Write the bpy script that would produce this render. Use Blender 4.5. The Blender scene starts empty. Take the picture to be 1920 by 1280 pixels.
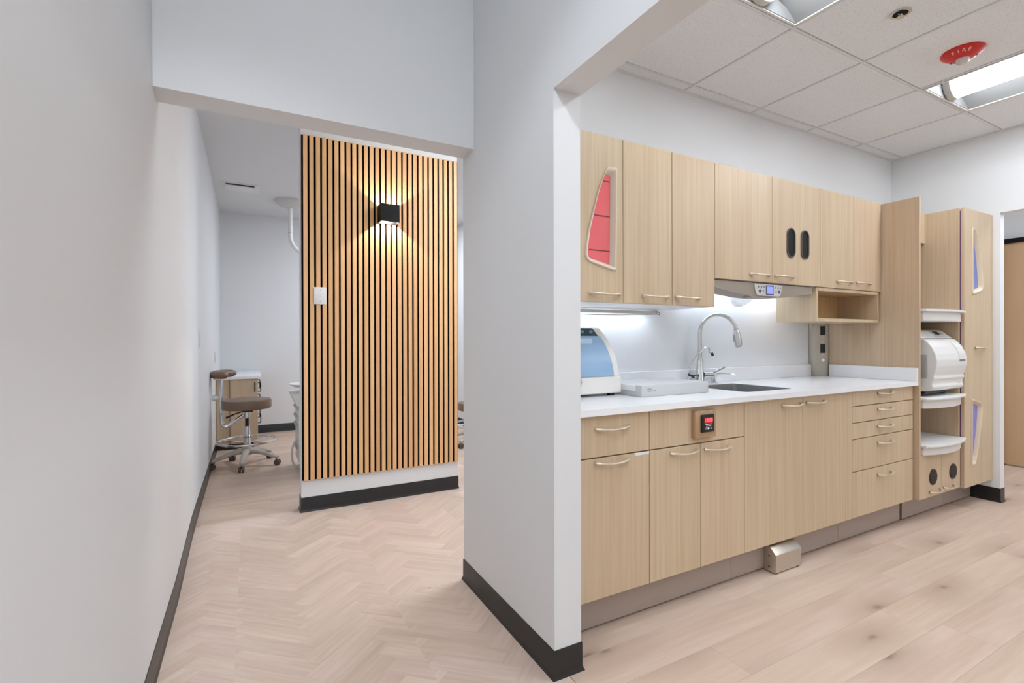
import bpy, bmesh, math, random
from mathutils import Vector, Matrix
random.seed(7)
S = bpy.context.scene
C = S.collection
R = math.radians

# ------------------------------------------------------------------ camera
FPX, YAW, PITCH, ROLL, CYP = 917.82, R(28.2451), R(-0.1473), R(-0.1313), 638.256
F = Vector((math.sin(YAW)*math.cos(PITCH), math.cos(YAW)*math.cos(PITCH), math.sin(PITCH)))
RT = Vector((math.cos(YAW), -math.sin(YAW), 0))
UP = RT.cross(F)
RT, UP = RT*math.cos(ROLL)+UP*math.sin(ROLL), UP*math.cos(ROLL)-RT*math.sin(ROLL)
cd = bpy.data.cameras.new('camera')
cam = bpy.data.objects.new('camera', cd)
C.objects.link(cam)
cam.matrix_world = Matrix(((RT.x, UP.x, -F.x, 0), (RT.y, UP.y, -F.y, 0), (RT.z, UP.z, -F.z, 1.2), (0, 0, 0, 1)))
cd.sensor_width = 36.0
cd.lens = FPX*36/1920
cd.shift_y = -(640-CYP)/1920
cd.clip_start = 0.02
S.camera = cam

# ------------------------------------------------------------------ world, lights, exposure
S.view_settings.view_transform = 'Standard'
S.view_settings.look = 'None'
S.view_settings.gamma = 1.0
S.view_settings.use_curve_mapping = False
S.view_settings.exposure = 0.0
w = bpy.data.worlds.new('world')
S.world = w
w.use_nodes = True
w.node_tree.nodes['Background'].inputs[0].default_value = (0.90, 0.96, 1.03, 1)
w.node_tree.nodes['Background'].inputs[1].default_value = 0.5
TROFFER_EMIT = 23.0
STRIP_EMIT = 17.0
SCONCE_W = 11.0

def area(name, loc, sx, sy, watt, col=(1, 1, 1), rot=(0, 0, 0), spread=180):
    l = bpy.data.lights.new(name, 'AREA')
    l.shape = 'RECTANGLE'; l.size = sx; l.size_y = sy; l.energy = watt; l.color = col
    l.spread = R(spread)
    o = bpy.data.objects.new(name, l)
    o.location = loc; o.rotation_euler = rot
    C.objects.link(o)
    return o
# unseen area lights added as fill over the corridor, treatment room and hall
COOL = (0.90, 0.965, 1.04)
area('corridor_fill_light', (-0.08, -0.6, 3.30), 0.35, 1.4, 24, COOL)  # added fill, kept to the left to brighten the column face
area('corridor_fill_light', (-0.08, -2.2, 3.30), 0.35, 1.4, 25, COOL)
area('treatment_fill_light', (1.7, 5.6, 2.78), 0.6, 1.2, 38, (0.90, 0.96, 1.06))  # unseen, added to light the far room
area('treatment_fill_light', (1.9, 2.60, 2.78), 0.5, 0.5, 30, COOL)  # added out of view to brighten the oak slats
area('hall_fill_light', (5.7, 0.6, 2.68), 0.6, 0.9, 22, COOL)  # unseen, added to light the hall and its door
for x_, w_ in ((3.2, 3), (4.3, 25)):
    area('sterilization_fill_light', (x_, -0.95, 2.69), 0.6, 1.2, w_, COOL)  # added out of view to lift this room and its bounce light
sl = bpy.data.lights.new('corridor_downlight', 'SPOT')
sl.energy = 42; sl.spot_size = R(104); sl.spot_blend = 0.35; sl.shadow_soft_size = 0.06; sl.color = COOL
so_ = bpy.data.objects.new('corridor_downlight', sl); so_.location = (-0.12, 0.9, 3.33); C.objects.link(so_)

# ------------------------------------------------------------------ materials
def lin(c):
    return tuple((v/12.92 if v <= 0.04045 else ((v+0.055)/1.055)**2.4) for v in [x/255 for x in c])+(1,)

def newmat(name):
    m = bpy.data.materials.new(name)
    m.use_nodes = True
    nt = m.node_tree
    return m, nt, nt.nodes['Principled BSDF']

def N(nt, t, **kw):
    n = nt.nodes.new(t)
    for k, v in kw.items():
        setattr(n, k, v)
    return n

def plain(name, col, rough=0.5, metal=0.0, bump=0.0, bscale=200, spec=None, emit=None, estr=0, alpha=None, trans=None, var=0.02):
    m, nt, b = newmat(name)
    tc = N(nt, 'ShaderNodeTexCoord')
    ns = N(nt, 'ShaderNodeTexNoise'); ns.inputs['Scale'].default_value = bscale; ns.inputs['Detail'].default_value = 3
    nt.links.new(tc.outputs['Object'], ns.inputs['Vector'])
    mx = N(nt, 'ShaderNodeMix', data_type='RGBA')
    c = lin(col)
    mx.inputs['A'].default_value = tuple(x*(1-var) for x in c[:3])+(1,)
    mx.inputs['B'].default_value = tuple(min(1, x*(1+var)) for x in c[:3])+(1,)
    nt.links.new(ns.outputs['Fac'], mx.inputs['Factor'])
    nt.links.new(mx.outputs['Result'], b.inputs['Base Color'])
    b.inputs['Roughness'].default_value = rough
    b.inputs['Metallic'].default_value = metal
    if spec is not None: b.inputs['Specular IOR Level'].default_value = spec
    if bump:
        bp = N(nt, 'ShaderNodeBump'); bp.inputs['Strength'].default_value = bump; bp.inputs['Distance'].default_value = 0.002
        nt.links.new(ns.outputs['Fac'], bp.inputs['Height'])
        nt.links.new(bp.outputs['Normal'], b.inputs['Normal'])
    if emit is not None:
        b.inputs['Emission Color'].default_value = lin(emit)
        b.inputs['Emission Strength'].default_value = estr
    if trans is not None: b.inputs['Transmission Weight'].default_value = trans
    if alpha is not None: b.inputs['Alpha'].default_value = alpha
    return m

def wood(name, c1, c2, scale=(70, 70, 1.6), rough=0.42, tint=0.05, low=0.35, bump=0.05, knots=False, spec=0.35, pore=None, hue=0.004):
    """straight-grained wood: noise stretched along one axis, slow tone drift, a tint per object"""
    m, nt, b = newmat(name)
    tc = N(nt, 'ShaderNodeTexCoord'); oi = N(nt, 'ShaderNodeObjectInfo')
    mul = N(nt, 'ShaderNodeMath', operation='MULTIPLY'); mul.inputs[1].default_value = 37.0
    nt.links.new(oi.outputs['Random'], mul.inputs[0])
    add = N(nt, 'ShaderNodeVectorMath', operation='ADD')
    nt.links.new(tc.outputs['Object'], add.inputs[0]); nt.links.new(mul.outputs[0], add.inputs[1])
    mp = N(nt, 'ShaderNodeMapping'); mp.inputs['Scale'].default_value = scale
    nt.links.new(add.outputs[0], mp.inputs['Vector'])
    n1 = N(nt, 'ShaderNodeTexNoise'); n1.inputs['Scale'].default_value = 1.0; n1.inputs['Detail'].default_value = 5; n1.inputs['Distortion'].default_value = 0.6
    nt.links.new(mp.outputs[0], n1.inputs['Vector'])
    mp2 = N(nt, 'ShaderNodeMapping'); mp2.inputs['Scale'].default_value = tuple(s*0.12 for s in scale)
    nt.links.new(add.outputs[0], mp2.inputs['Vector'])
    n2 = N(nt, 'ShaderNodeTexNoise'); n2.inputs['Scale'].default_value = 1.0; n2.inputs['Detail'].default_value = 3; n2.inputs['Distortion'].default_value = 1.0
    nt.links.new(mp2.outputs[0], n2.inputs['Vector'])
    r1 = N(nt, 'ShaderNodeMapRange'); r1.inputs['From Min'].default_value = 0.3; r1.inputs['From Max'].default_value = 0.7
    nt.links.new(n1.outputs['Fac'], r1.inputs['Value'])
    r2 = N(nt, 'ShaderNodeMapRange'); r2.inputs['From Min'].default_value = 0.3; r2.inputs['From Max'].default_value = 0.7
    nt.links.new(n2.outputs['Fac'], r2.inputs['Value'])
    fm = N(nt, 'ShaderNodeMix'); fm.inputs['Factor'].default_value = low
    nt.links.new(r1.outputs[0], fm.inputs['A']); nt.links.new(r2.outputs[0], fm.inputs['B'])
    mx = N(nt, 'ShaderNodeMix', data_type='RGBA')
    mx.inputs['A'].default_value = lin(c1); mx.inputs['B'].default_value = lin(c2)
    nt.links.new(fm.outputs['Result'], mx.inputs['Factor'])
    hs = N(nt, 'ShaderNodeHueSaturation')
    rv = N(nt, 'ShaderNodeMapRange'); rv.inputs['To Min'].default_value = 1-tint; rv.inputs['To Max'].default_value = 1+tint
    nt.links.new(oi.outputs['Random'], rv.inputs['Value'])
    nt.links.new(rv.outputs[0], hs.inputs['Value'])
    rh = N(nt, 'ShaderNodeMath', operation='FRACT'); mh = N(nt, 'ShaderNodeMath', operation='MULTIPLY'); mh.inputs[1].default_value = 7.31
    nt.links.new(oi.outputs['Random'], mh.inputs[0]); nt.links.new(mh.outputs[0], rh.inputs[0])
    rg_ = N(nt, 'ShaderNodeMapRange'); rg_.inputs['To Min'].default_value = 0.5-hue; rg_.inputs['To Max'].default_value = 0.5+hue
    nt.links.new(rh.outputs[0], rg_.inputs['Value']); nt.links.new(rg_.outputs[0], hs.inputs['Hue'])
    nt.links.new(mx.outputs['Result'], hs.inputs['Color'])
    out = hs.outputs['Color']
    if knots:
        mp3 = N(nt, 'ShaderNodeMapping'); mp3.inputs['Scale'].default_value = (1.15, 2.6, 1.0)
        nt.links.new(add.outputs[0], mp3.inputs['Vector'])
        vo = N(nt, 'ShaderNodeTexVoronoi'); vo.inputs['Scale'].default_value = 1.0; vo.voronoi_dimensions = '2D'
        wb = N(nt, 'ShaderNodeTexNoise'); wb.inputs['Scale'].default_value = 9.0
        nt.links.new(add.outputs[0], wb.inputs['Vector'])
        ad2 = N(nt, 'ShaderNodeMixRGB'); ad2.blend_type = 'ADD'; ad2.inputs['Fac'].default_value = 0.10
        nt.links.new(mp3.outputs[0], ad2.inputs[1]); nt.links.new(wb.outputs['Color'], ad2.inputs[2])
        nt.links.new(ad2.outputs[0], vo.inputs['Vector'])
        for lo, hi, col, fac in ((0.02, 0.36, tuple(v*0.97 for v in c1), 0.9), (0.02, 0.10, tuple(v*0.90 for v in c1), 0.7), (0.006, 0.045, (148, 122, 106), 0.75)):
            kr = N(nt, 'ShaderNodeMapRange'); kr.inputs['From Min'].default_value = lo; kr.inputs['From Max'].default_value = hi
            kr.inputs['To Min'].default_value = fac; kr.inputs['To Max'].default_value = 0.0
            nt.links.new(vo.outputs['Distance'], kr.inputs['Value'])
            km = N(nt, 'ShaderNodeMix', data_type='RGBA')
            nt.links.new(kr.outputs[0], km.inputs['Factor']); nt.links.new(out, km.inputs['A'])
            km.inputs['B'].default_value = lin(tuple(v*0.97 for v in col))
            out = km.outputs['Result']
    nt.links.new(out, b.inputs['Base Color'])
    b.inputs['Roughness'].default_value = rough
    b.inputs['Specular IOR Level'].default_value = spec
    if bump:
        bp = N(nt, 'ShaderNodeBump'); bp.inputs['Strength'].default_value = bump; bp.inputs['Distance'].default_value = 0.001
        nt.links.new(n1.outputs['Fac'], bp.inputs['Height']); nt.links.new(bp.outputs['Normal'], b.inputs['Normal'])
    return m

def speckled(name, col, dot, rough, scale=700, amount=0.55, bump=0.15):
    m, nt, b = newmat(name)
    tc = N(nt, 'ShaderNodeTexCoord')
    ns = N(nt, 'ShaderNodeTexNoise'); ns.inputs['Scale'].default_value = scale; ns.inputs['Detail'].default_value = 4; ns.inputs['Roughness'].default_value = 0.7
    nt.links.new(tc.outputs['Object'], ns.inputs['Vector'])
    rm = N(nt, 'ShaderNodeMapRange'); rm.inputs['From Min'].default_value = amount; rm.inputs['From Max'].default_value = amount+0.15
    nt.links.new(ns.outputs['Fac'], rm.inputs['Value'])
    mx = N(nt, 'ShaderNodeMix', data_type='RGBA')
    mx.inputs['A'].default_value = lin(col); mx.inputs['B'].default_value = lin(dot)
    nt.links.new(rm.outputs[0], mx.inputs['Factor']); nt.links.new(mx.outputs['Result'], b.inputs['Base Color'])
    b.inputs['Roughness'].default_value = rough
    if bump:
        bp = N(nt, 'ShaderNodeBump'); bp.inputs['Strength'].default_value = bump; bp.inputs['Distance'].default_value = 0.001
        bp.invert = True
        nt.links.new(rm.outputs[0], bp.inputs['Height']); nt.links.new(bp.outputs['Normal'], b.inputs['Normal'])
    return m

WALL = plain('wall_paint', (228, 229, 230), 0.55, bump=0.06, bscale=160, spec=0.25, var=0.008)
WALL_R = plain('wall_paint_bright', (236, 237, 239), 0.5, bump=0.05, bscale=160, spec=0.25, var=0.006)
CEILP = plain('ceiling_paint', (222, 223, 224), 0.7, spec=0.2, var=0.006)
TILE = speckled('ceiling_tile_fibre', (240, 243, 248), (176, 178, 182), 0.9, 190, 0.55, 0.5)
GRID = plain('ceiling_grid_metal', (226, 228, 232), 0.5)
MAPLE = wood('maple_laminate', (197, 171, 140), (215, 194, 164), (75, 75, 1.5), tint=0.015, low=0.3, bump=0.03)
MAPLE_IN = wood('maple_inside', (205, 166, 118), (222, 188, 140), (75, 75, 1.5), tint=0.01, low=0.3, bump=0.03)
OAKSLAT = wood('oak_slat', (222, 167, 116), (240, 196, 146), (60, 60, 1.2), tint=0.09, low=0.5, bump=0.05)
DOORW = wood('door_veneer', (196, 160, 122), (212, 178, 140), (16, 16, 0.8), tint=0.01, low=0.5)
FLOORW = wood('plank_vinyl', (203, 177, 157), (223, 202, 185), (2.6, 42, 1), tint=0.025, low=0.55, knots=True, rough=0.42, bump=0.04, spec=0.4)
FLOORT = wood('plank_vinyl_dark', (196, 166, 144), (228, 206, 188), (1.8, 34, 1), tint=0.06, low=0.6, rough=0.42, bump=0.04, spec=0.4)
CHEV = wood('herringbone_vinyl', (205, 180, 162), (227, 208, 195), (4, 70, 1), tint=0.05, low=0.5, hue=0.007, rough=0.42, bump=0.04, spec=0.4)
SLAB = plain('floor_joint', (196, 170, 148), 0.6)
BLACKV = plain('black_vinyl_base', (36, 35, 35), 0.32, var=0.1)
FELT = plain('black_felt', (7, 7, 8), 0.95, spec=0.1)
BLACKP = plain('black_plastic', (14, 14, 15), 0.4)
BLACKM = plain('black_metal', (9, 9, 11), 0.6, spec=0.25)
DARKIN = plain('dark_inside', (5, 5, 5), 0.8)
BROWNV = plain('brown_vent_plastic', (64, 52, 46), 0.5)
ALU = plain('satin_aluminium', (205, 196, 184), 0.34, 0.9)
NICKEL = plain('brushed_nickel_handle', (208, 193, 174), 0.42, 0.5)
STEEL = plain('stainless_steel', (214, 214, 213), 0.24, 1.0)
SINKST = plain('sink_steel', (172, 172, 172), 0.34, 0.75)
CHROME = plain('chrome', (225, 226, 228), 0.12, 1.0)
STRIPM = plain('power_strip_metal', (184, 178, 166), 0.38, 0.7)
TOEK = plain('toe_kick_laminate', (172, 158, 148), 0.42, 0.15)
CONSOLE = plain('console_shell', (158, 146, 133), 0.45, 0.15)
QUARTZ = speckled('white_quartz', (245, 245, 247), (224, 224, 226), 0.22, 900, 0.6, 0)
WHITEP = plain('white_plastic', (232, 231, 229), 0.35)
WHITED = plain('warm_white_enamel', (234, 230, 225), 0.35)
PALEF = plain('pale_maple_frame', (224, 205, 180), 0.35)
OFFW = plain('ivory_frame', (226, 214, 196), 0.25)
GREYP = plain('grey_plastic', (176, 176, 176), 0.45)
LIGHTG = plain('light_grey_panel', (206, 203, 200), 0.4)
REFL = plain('lamp_reflector', (128, 128, 128), 0.6)
DIFF = plain('lamp_diffuser', (245, 245, 245), 0.5, emit=(240, 248, 255), estr=TROFFER_EMIT)
LED = plain('led_strip', (245, 250, 255), 0.5, emit=(222, 238, 255), estr=STRIP_EMIT)
SEGRED = plain('red_display', (150, 10, 18), 0.4, emit=(240, 20, 36), estr=0.55)
SEGHI = plain('red_digits', (255, 120, 120), 0.4, emit=(255, 120, 120), estr=0.9)
SCREEN = plain('blue_screen', (140, 150, 225), 0.3, emit=(150, 165, 240), estr=0.45)
SCRFR = plain('navy_frame', (52, 58, 110), 0.4)
NAVYB = plain('navy_button', (70, 78, 120), 0.4)
GREYB = plain('grey_button', (128, 130, 134), 0.5)
REDG = speckled('red_frosted_glass', (232, 92, 98), (240, 122, 122), 0.3, 420, 0.5, 0)
BLUEG = plain('blue_frosted_glass', (112, 130, 196), 0.3, var=0.05)
VIOLG = plain('violet_frosted_glass', (136, 134, 208), 0.3, var=0.05)
PURPLE = plain('purple_edge', (112, 74, 130), 0.45)
SHELFL = plain('shelf_line', (120, 48, 52), 0.5)  # dark red lines for the shelf edges
TEAL = plain('dark_teal_panel', (30, 58, 66), 0.35)
TEALB = plain('teal_button', (92, 150, 150), 0.4)
GREENL = plain('green_led', (180, 220, 90), 0.4, emit=(190, 230, 80), estr=1.2)
RED = plain('fire_red', (206, 34, 30), 0.3)
CLEAR = plain('clear_lens', (246, 240, 238), 0.12, trans=0.35)
BAGM = plain('clear_polythene', (232, 233, 236), 0.3, alpha=0.45)
VINYLB = plain('brown_vinyl_seat', (122, 98, 78), 0.38, bump=0.05, bscale=300)
BASEG = plain('stool_base_grey', (190, 180, 168), 0.4)
CASTER = plain('caster_brown_grey', (92, 80, 72), 0.5)
PRINTG = plain('grey_print', (140, 140, 142), 0.5)
PRINTW = plain('white_print', (240, 225, 222), 0.5)
GREENBLUE = None

def glassblue():
    m, nt, b = newmat('blue_tinted_cover')
    tc = N(nt, 'ShaderNodeTexCoord')
    ns = N(nt, 'ShaderNodeTexNoise'); ns.inputs['Scale'].default_value = 6
    mp = N(nt, 'ShaderNodeMapping'); mp.inputs['Scale'].default_value = (0.3, 1, 2.0)
    nt.links.new(tc.outputs['Object'], mp.inputs['Vector']); nt.links.new(mp.outputs[0], ns.inputs['Vector'])
    mx = N(nt, 'ShaderNodeMix', data_type='RGBA'); mx.inputs['A'].default_value = lin((128, 164, 200)); mx.inputs['B'].default_value = lin((170, 200, 228))
    nt.links.new(ns.outputs['Fac'], mx.inputs['Factor']); nt.links.new(mx.outputs['Result'], b.inputs['Base Color'])
    b.inputs['Roughness'].default_value = 0.34
    b.inputs['Coat Weight'].default_value = 0.1
    return m
BLUEC = glassblue()

# ------------------------------------------------------------------ geometry helpers
class M:
    def __init__(s): s.bm = bmesh.new()
    def box(s, x0, x1, y0, y1, z0, z1, bev=0.0, seg=2):
        b = bmesh.new()
        bmesh.ops.create_cube(b, size=1)
        for v in b.verts:
            v.co = Vector(((x0+x1)/2+v.co.x*(x1-x0), (y0+y1)/2+v.co.y*(y1-y0), (z0+z1)/2+v.co.z*(z1-z0)))
        if bev: bmesh.ops.bevel(b, geom=b.edges[:], offset=bev, segments=seg, affect='EDGES', profile=0.6)
        s.join(b); return s
    def join(s, b, mat=None):
        me = bpy.data.meshes.new('t'); b.to_mesh(me); b.free()
        if mat is not None: me.transform(mat)
        s.bm.from_mesh(me); bpy.data.meshes.remove(me); return s
    def prism(s, pts, axis, a0, a1, bev=0.0, seg=2):
        """polygon pts extruded along axis: x -> (y,z), y -> (x,z), z -> (x,y)"""
        b = bmesh.new()
        def P(p, a):
            return {'x': (a, p[0], p[1]), 'y': (p[0], a, p[1]), 'z': (p[0], p[1], a)}[axis]
        lo = [b.verts.new(P(p, a0)) for p in pts]; hi = [b.verts.new(P(p, a1)) for p in pts]
        n = len(pts)
        b.faces.new(lo); b.faces.new(hi[::-1])
        for i in range(n): b.faces.new((lo[i], hi[i], hi[(i+1) % n], lo[(i+1) % n]))
        bmesh.ops.recalc_face_normals(b, faces=b.faces[:])
        if bev: bmesh.ops.bevel(b, geom=b.edges[:], offset=bev, segments=seg, affect='EDGES', profile=0.6)
        s.join(b); return s
    def ring(s, outer, inner, axis, a0, a1, bev=0.0):
        """frame between two polygons with the same number of points"""
        b = bmesh.new(); n = len(outer)
        def P(p, a):
            return {'x': (a, p[0], p[1]), 'y': (p[0], a, p[1]), 'z': (p[0], p[1], a)}[axis]
        L = [[b.verts.new(P(p, a)) for p in q] for q, a in ((outer, a0), (outer, a1), (inner, a1), (inner, a0))]
        for k in range(4):
            A, B = L[k], L[(k+1) % 4]
            for i in range(n): b.faces.new((A[i], A[(i+1) % n], B[(i+1) % n], B[i]))
        bmesh.ops.recalc_face_normals(b, faces=b.faces[:])
        if bev:
            es = [e for e in b.edges if not any(abs(e.verts[0].co[i]-e.verts[1].co[i]) > 1e-7 for i in ('xyz'.index(axis),))]
            bmesh.ops.bevel(b, geom=es, offset=bev, segments=2, affect='EDGES', profile=0.6)
        s.join(b); return s
    def tube(s, path, r, seg=10, flat=None, cap=True):
        """sweep a circle (or an ellipse: r[i], flat ratio) along a path"""
        path = [Vector(p) for p in path]; n = len(path)
        rr = r if isinstance(r, (list, tuple)) else [r]*n
        b = bmesh.new(); rings = []
        t0 = (path[1]-path[0]).normalized()
        up = Vector((0, 0, 1)) if abs(t0.z) < 0.9 else Vector((0, 1, 0))
        nrm = t0.cross(up).normalized()
        for i in range(n):
            t = (path[min(i+1, n-1)]-path[max(i-1, 0)]).normalized()
            nrm = (nrm-t*nrm.dot(t)).normalized(); bn = t.cross(nrm)
            fl = 1.0 if flat is None else (flat[i] if isinstance(flat, (list, tuple)) else flat)
            rings.append([b.verts.new(path[i]+(nrm*math.cos(a)+bn*math.sin(a)*fl)*rr[i]) for a in [2*math.pi*k/seg for k in range(seg)]])
        for i in range(n-1):
            for k in range(seg):
                b.faces.new((rings[i][k], rings[i][(k+1) % seg], rings[i+1][(k+1) % seg], rings[i+1][k]))
        if cap:
            b.faces.new(rings[0][::-1]); b.faces.new(rings[-1])
        bmesh.ops.recalc_face_normals(b, faces=b.faces[:])
        s.join(b); return s
    def lathe(s, prof, c, seg=24, axis='z', sy=1.0):
        """profile [(r,h)] turned about an axis through c"""
        b = bmesh.new(); rings = []
        for r, h in prof:
            row = []
            for k in range(seg):
                a = 2*math.pi*k/seg; p = (r*math.cos(a), r*math.sin(a)*sy)
                co = {'z': (p[0], p[1], h), 'y': (p[0], h, p[1]), 'x': (h, p[0], p[1])}[axis]
                row.append(b.verts.new(Vector(c)+Vector(co)))
            rings.append(row)
        for i in range(len(rings)-1):
            for k in range(seg):
                b.faces.new((rings[i][k], rings[i][(k+1) % seg], rings[i+1][(k+1) % seg], rings[i+1][k]))
        b.faces.new(rings[0][::-1]); b.faces.new(rings[-1])
        bmesh.ops.remove_doubles(b, verts=b.verts[:], dist=1e-6)
        bmesh.ops.recalc_face_normals(b, faces=b.faces[:])
        s.join(b); return s
    def torus(s, c, R0, r, seg=40, ts=8):
        b = bmesh.new(); rings = []
        for i in range(seg):
            a = 2*math.pi*i/seg
            rings.append([b.verts.new(Vector(c)+Vector(((R0+r*math.cos(t))*math.cos(a), (R0+r*math.cos(t))*math.sin(a), r*math.sin(t)))) for t in [2*math.pi*k/ts for k in range(ts)]])
        for i in range(seg):
            for k in range(ts):
                b.faces.new((rings[i][k], rings[(i+1) % seg][k], rings[(i+1) % seg][(k+1) % ts], rings[i][(k+1) % ts]))
        bmesh.ops.recalc_face_normals(b, faces=b.faces[:])
        s.join(b); return s

def wloc(o):
    v = Vector((0, 0, 0))
    while o: v += o.location; o = o.parent
    return v

def obj(name, m, mat, parent=None, label=None, smooth=True):
    """link the collected shapes (world coordinates) as ONE mesh object"""
    bm = m.bm
    me = bpy.data.meshes.new(name)
    bm.to_mesh(me); bm.free()
    if parent is not None: me.transform(Matrix.Translation(-wloc(parent)))
    me.materials.append(mat)
    if smooth:
        me.shade_smooth() if hasattr(me, 'shade_smooth') else None
        me.set_sharp_from_angle(angle=R(35))
    o = bpy.data.objects.new(name, me)
    C.objects.link(o)
    if parent is not None: o.parent = parent
    if label: o['label'] = label
    return o

def thing(name, label, cat, loc, group=None):
    o = bpy.data.objects.new(name, None)
    o.empty_display_size = 0.05
    o.location = loc; C.objects.link(o)
    o['label'] = label; o['category'] = cat
    if group: o['group'] = group
    return o

def tag(o, label, cat, group=None):
    o['label'] = label; o['category'] = cat
    if group: o['group'] = group
    return o

def struct(name, m, mat, label=None):
    o = obj(name, m, mat, None, label)
    o['kind'] = 'structure'
    return o

def sweep(path, prof, closed=False):
    """profile [(offset,z)] swept along a floor polyline; offset to the left of travel, corners mitred"""
    P = [Vector((p[0], p[1])) for p in path]; n = len(P)
    m = M(); b = m.bm; rows = []
    for i in range(n):
        ds = []
        if i > 0: ds.append((P[i]-P[i-1]).normalized())
        if i < n-1: ds.append((P[i+1]-P[i]).normalized())
        ns = [Vector((-d.y, d.x)) for d in ds]
        if len(ns) == 2:
            q = (ns[0]+ns[1]); q = q/(1+ns[0].dot(ns[1]))
        else: q = ns[0]
        rows.append([b.verts.new((P[i].x+q.x*o, P[i].y+q.y*o, z)) for o, z in prof])
    k = len(prof)
    for i in range(n-1):
        for j in range(k):
            b.faces.new((rows[i][j], rows[i+1][j], rows[i+1][(j+1) % k], rows[i][(j+1) % k]))
    b.faces.new(rows[0]); b.faces.new(rows[-1][::-1])
    bmesh.ops.recalc_face_normals(b, faces=b.faces[:])
    return m

def text_mesh(name, body, size, mat, parent, matrix, depth=0.0006):
    """matrix: local text (x right, y up, z towards the reader) -> world"""
    cu = bpy.data.curves.new(name, 'FONT'); cu.body = body; cu.size = size; cu.extrude = depth
    cu.align_x = 'CENTER'; cu.align_y = 'CENTER'; cu.resolution_u = 3
    t = bpy.data.objects.new(name+'_t', cu); C.objects.link(t)
    dg = bpy.context.evaluated_depsgraph_get()
    me = bpy.data.meshes.new_from_object(t.evaluated_get(dg))
    bpy.data.objects.remove(t)
    me.transform(matrix)
    if parent is not None: me.transform(Matrix.Translation(-wloc(parent)))
    me.materials.clear(); me.materials.append(mat)
    o = bpy.data.objects.new(name, me); C.objects.link(o)
    if parent is not None: o.parent = parent
    return o

def face_y(x, y, z):      # text that faces -Y
    return Matrix(((1, 0, 0, x), (0, 0, -1, y), (0, 1, 0, z), (0, 0, 0, 1)))

# ------------------------------------------------------------------ dimensions (metres; the eye stands at x=0, y=0, z=1.2)
XL, XL2, YJOG = -0.30, -0.318, 3.62
XC, XC2, YJ, YE = 0.945, 1.060, 1.4476, 2.272
YH, ZH, ZL = 2.135, 2.103, 2.082
YB, XR, XR2, YRE = 2.15, 4.83, 4.90, 1.461
ZC, ZF, ZK = 2.707, 2.80, 3.35
YS, XS0, XS1 = 3.6865, 0.3165, 1.4814
YFW, XFR = 7.1, 2.60
YU, YD, YCF, ZCT = 1.728, 1.545, 1.520, 0.926
ZU1, ZU0, ZUM, ZD = 2.110, 1.364, 1.512, 0.167

# ------------------------------------------------------------------ structure: floor
floor = struct('floor', M().box(-0.6, 7.2, -3.2, 7.4, -0.12, -0.0032), SLAB)

def clip(poly, x0, x1, y0, y1):
    def cut(p, f):
        out = []
        for i in range(len(p)):
            a, b = p[i], p[(i+1) % len(p)]
            fa, fb = f(a), f(b)
            if fa >= 0: out.append(a)
            if fa*fb < 0:
                t = fa/(fa-fb); out.append((a[0]+(b[0]-a[0])*t, a[1]+(b[1]-a[1])*t))
        return out
    for f in (lambda q: q[0]-x0, lambda q: x1-q[0], lambda q: q[1]-y0, lambda q: y1-q[1]):
        if len(poly) < 3: return []
        poly = cut(poly, f)
    return poly

def piece(name, poly, ang, mat):
    cx = sum(p[0] for p in poly)/len(poly); cy = sum(p[1] for p in poly)/len(poly)
    m = M(); b = m.bm
    ca, sa = math.cos(-ang), math.sin(-ang)
    loc = [((p[0]-cx)*ca-(p[1]-cy)*sa, (p[0]-cx)*sa+(p[1]-cy)*ca) for p in poly]
    top = [b.verts.new((x, y, 0)) for x, y in loc]; bot = [b.verts.new((x, y, -0.003)) for x, y in loc]
    n = len(loc)
    b.faces.new(top)
    for i in range(n): b.faces.new((top[i], bot[i], bot[(i+1) % n], top[(i+1) % n]))
    bmesh.ops.recalc_face_normals(b, faces=b.faces[:])
    if top[0].link_faces[0].normal.z < 0 and False: pass
    me = bpy.data.meshes.new(name); b.to_mesh(me); b.free()
    me.materials.append(mat)
    o = bpy.data.objects.new(name, me); C.objects.link(o)
    o.parent = floor; o.location = (cx, cy, 0); o.rotation_euler = (0, 0, ang)
    return o

G = 0.0003
# planks of the sterilization room and the hall beyond (run along x)
ends = {0: 1.75, 1: 1.578, 2: 2.45, 3: 1.05, 4: 2.05, 5: 1.32, 6: 2.20, 7: 1.50}
for k in range(7):
    y1 = 1.675-k*0.18; y0 = y1-0.18
    e = ends[k+0] if k else 1.95
    e = {0: 1.95, 1: 2.05, 2: 1.578, 3: 2.45, 4: 1.30, 5: 2.10, 6: 1.62}[k]
    x = e-1.26*2
    while x < 6.4:
        a, b2 = max(x, 1.003), min(x+1.26, 6.30)
        if b2-a > 0.02: piece('floor_plank', [(a+G, y0+G), (b2-G, y0+G), (b2-G, y1-G), (a+G, y1-G)], 0, FLOORW)
        x += 1.26
for k in range(3):
    y0 = 1.675+k*0.18
    for a, b2 in ((4.9, 5.6), (5.6, 6.30)) if k % 2 else ((4.9, 5.3), (5.3, 6.30)):
        piece('floor_plank', [(a+G, y0+G), (b2-G, y0+G), (b2-G, y0+0.18-G), (a+G, y0+0.18-G)], 0, FLOORW)
# planks of the treatment room (run along x), from the slat wall back
k = 0; y0 = 3.74
while y0 < YFW-0.02:
    y1 = min(y0+0.18, YFW)
    x = -0.318-(0.37+0.43*k) % 1.26
    while x < XFR:
        a, b2 = max(x, -0.318), min(x+1.26, XFR)
        if b2-a > 0.02: piece('floor_plank', [(a+G, y0+G), (b2-G, y0+G), (b2-G, y1-G), (a+G, y1-G)], 0, FLOORT)
        x += 1.26
    y0 += 0.18; k += 1
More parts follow.
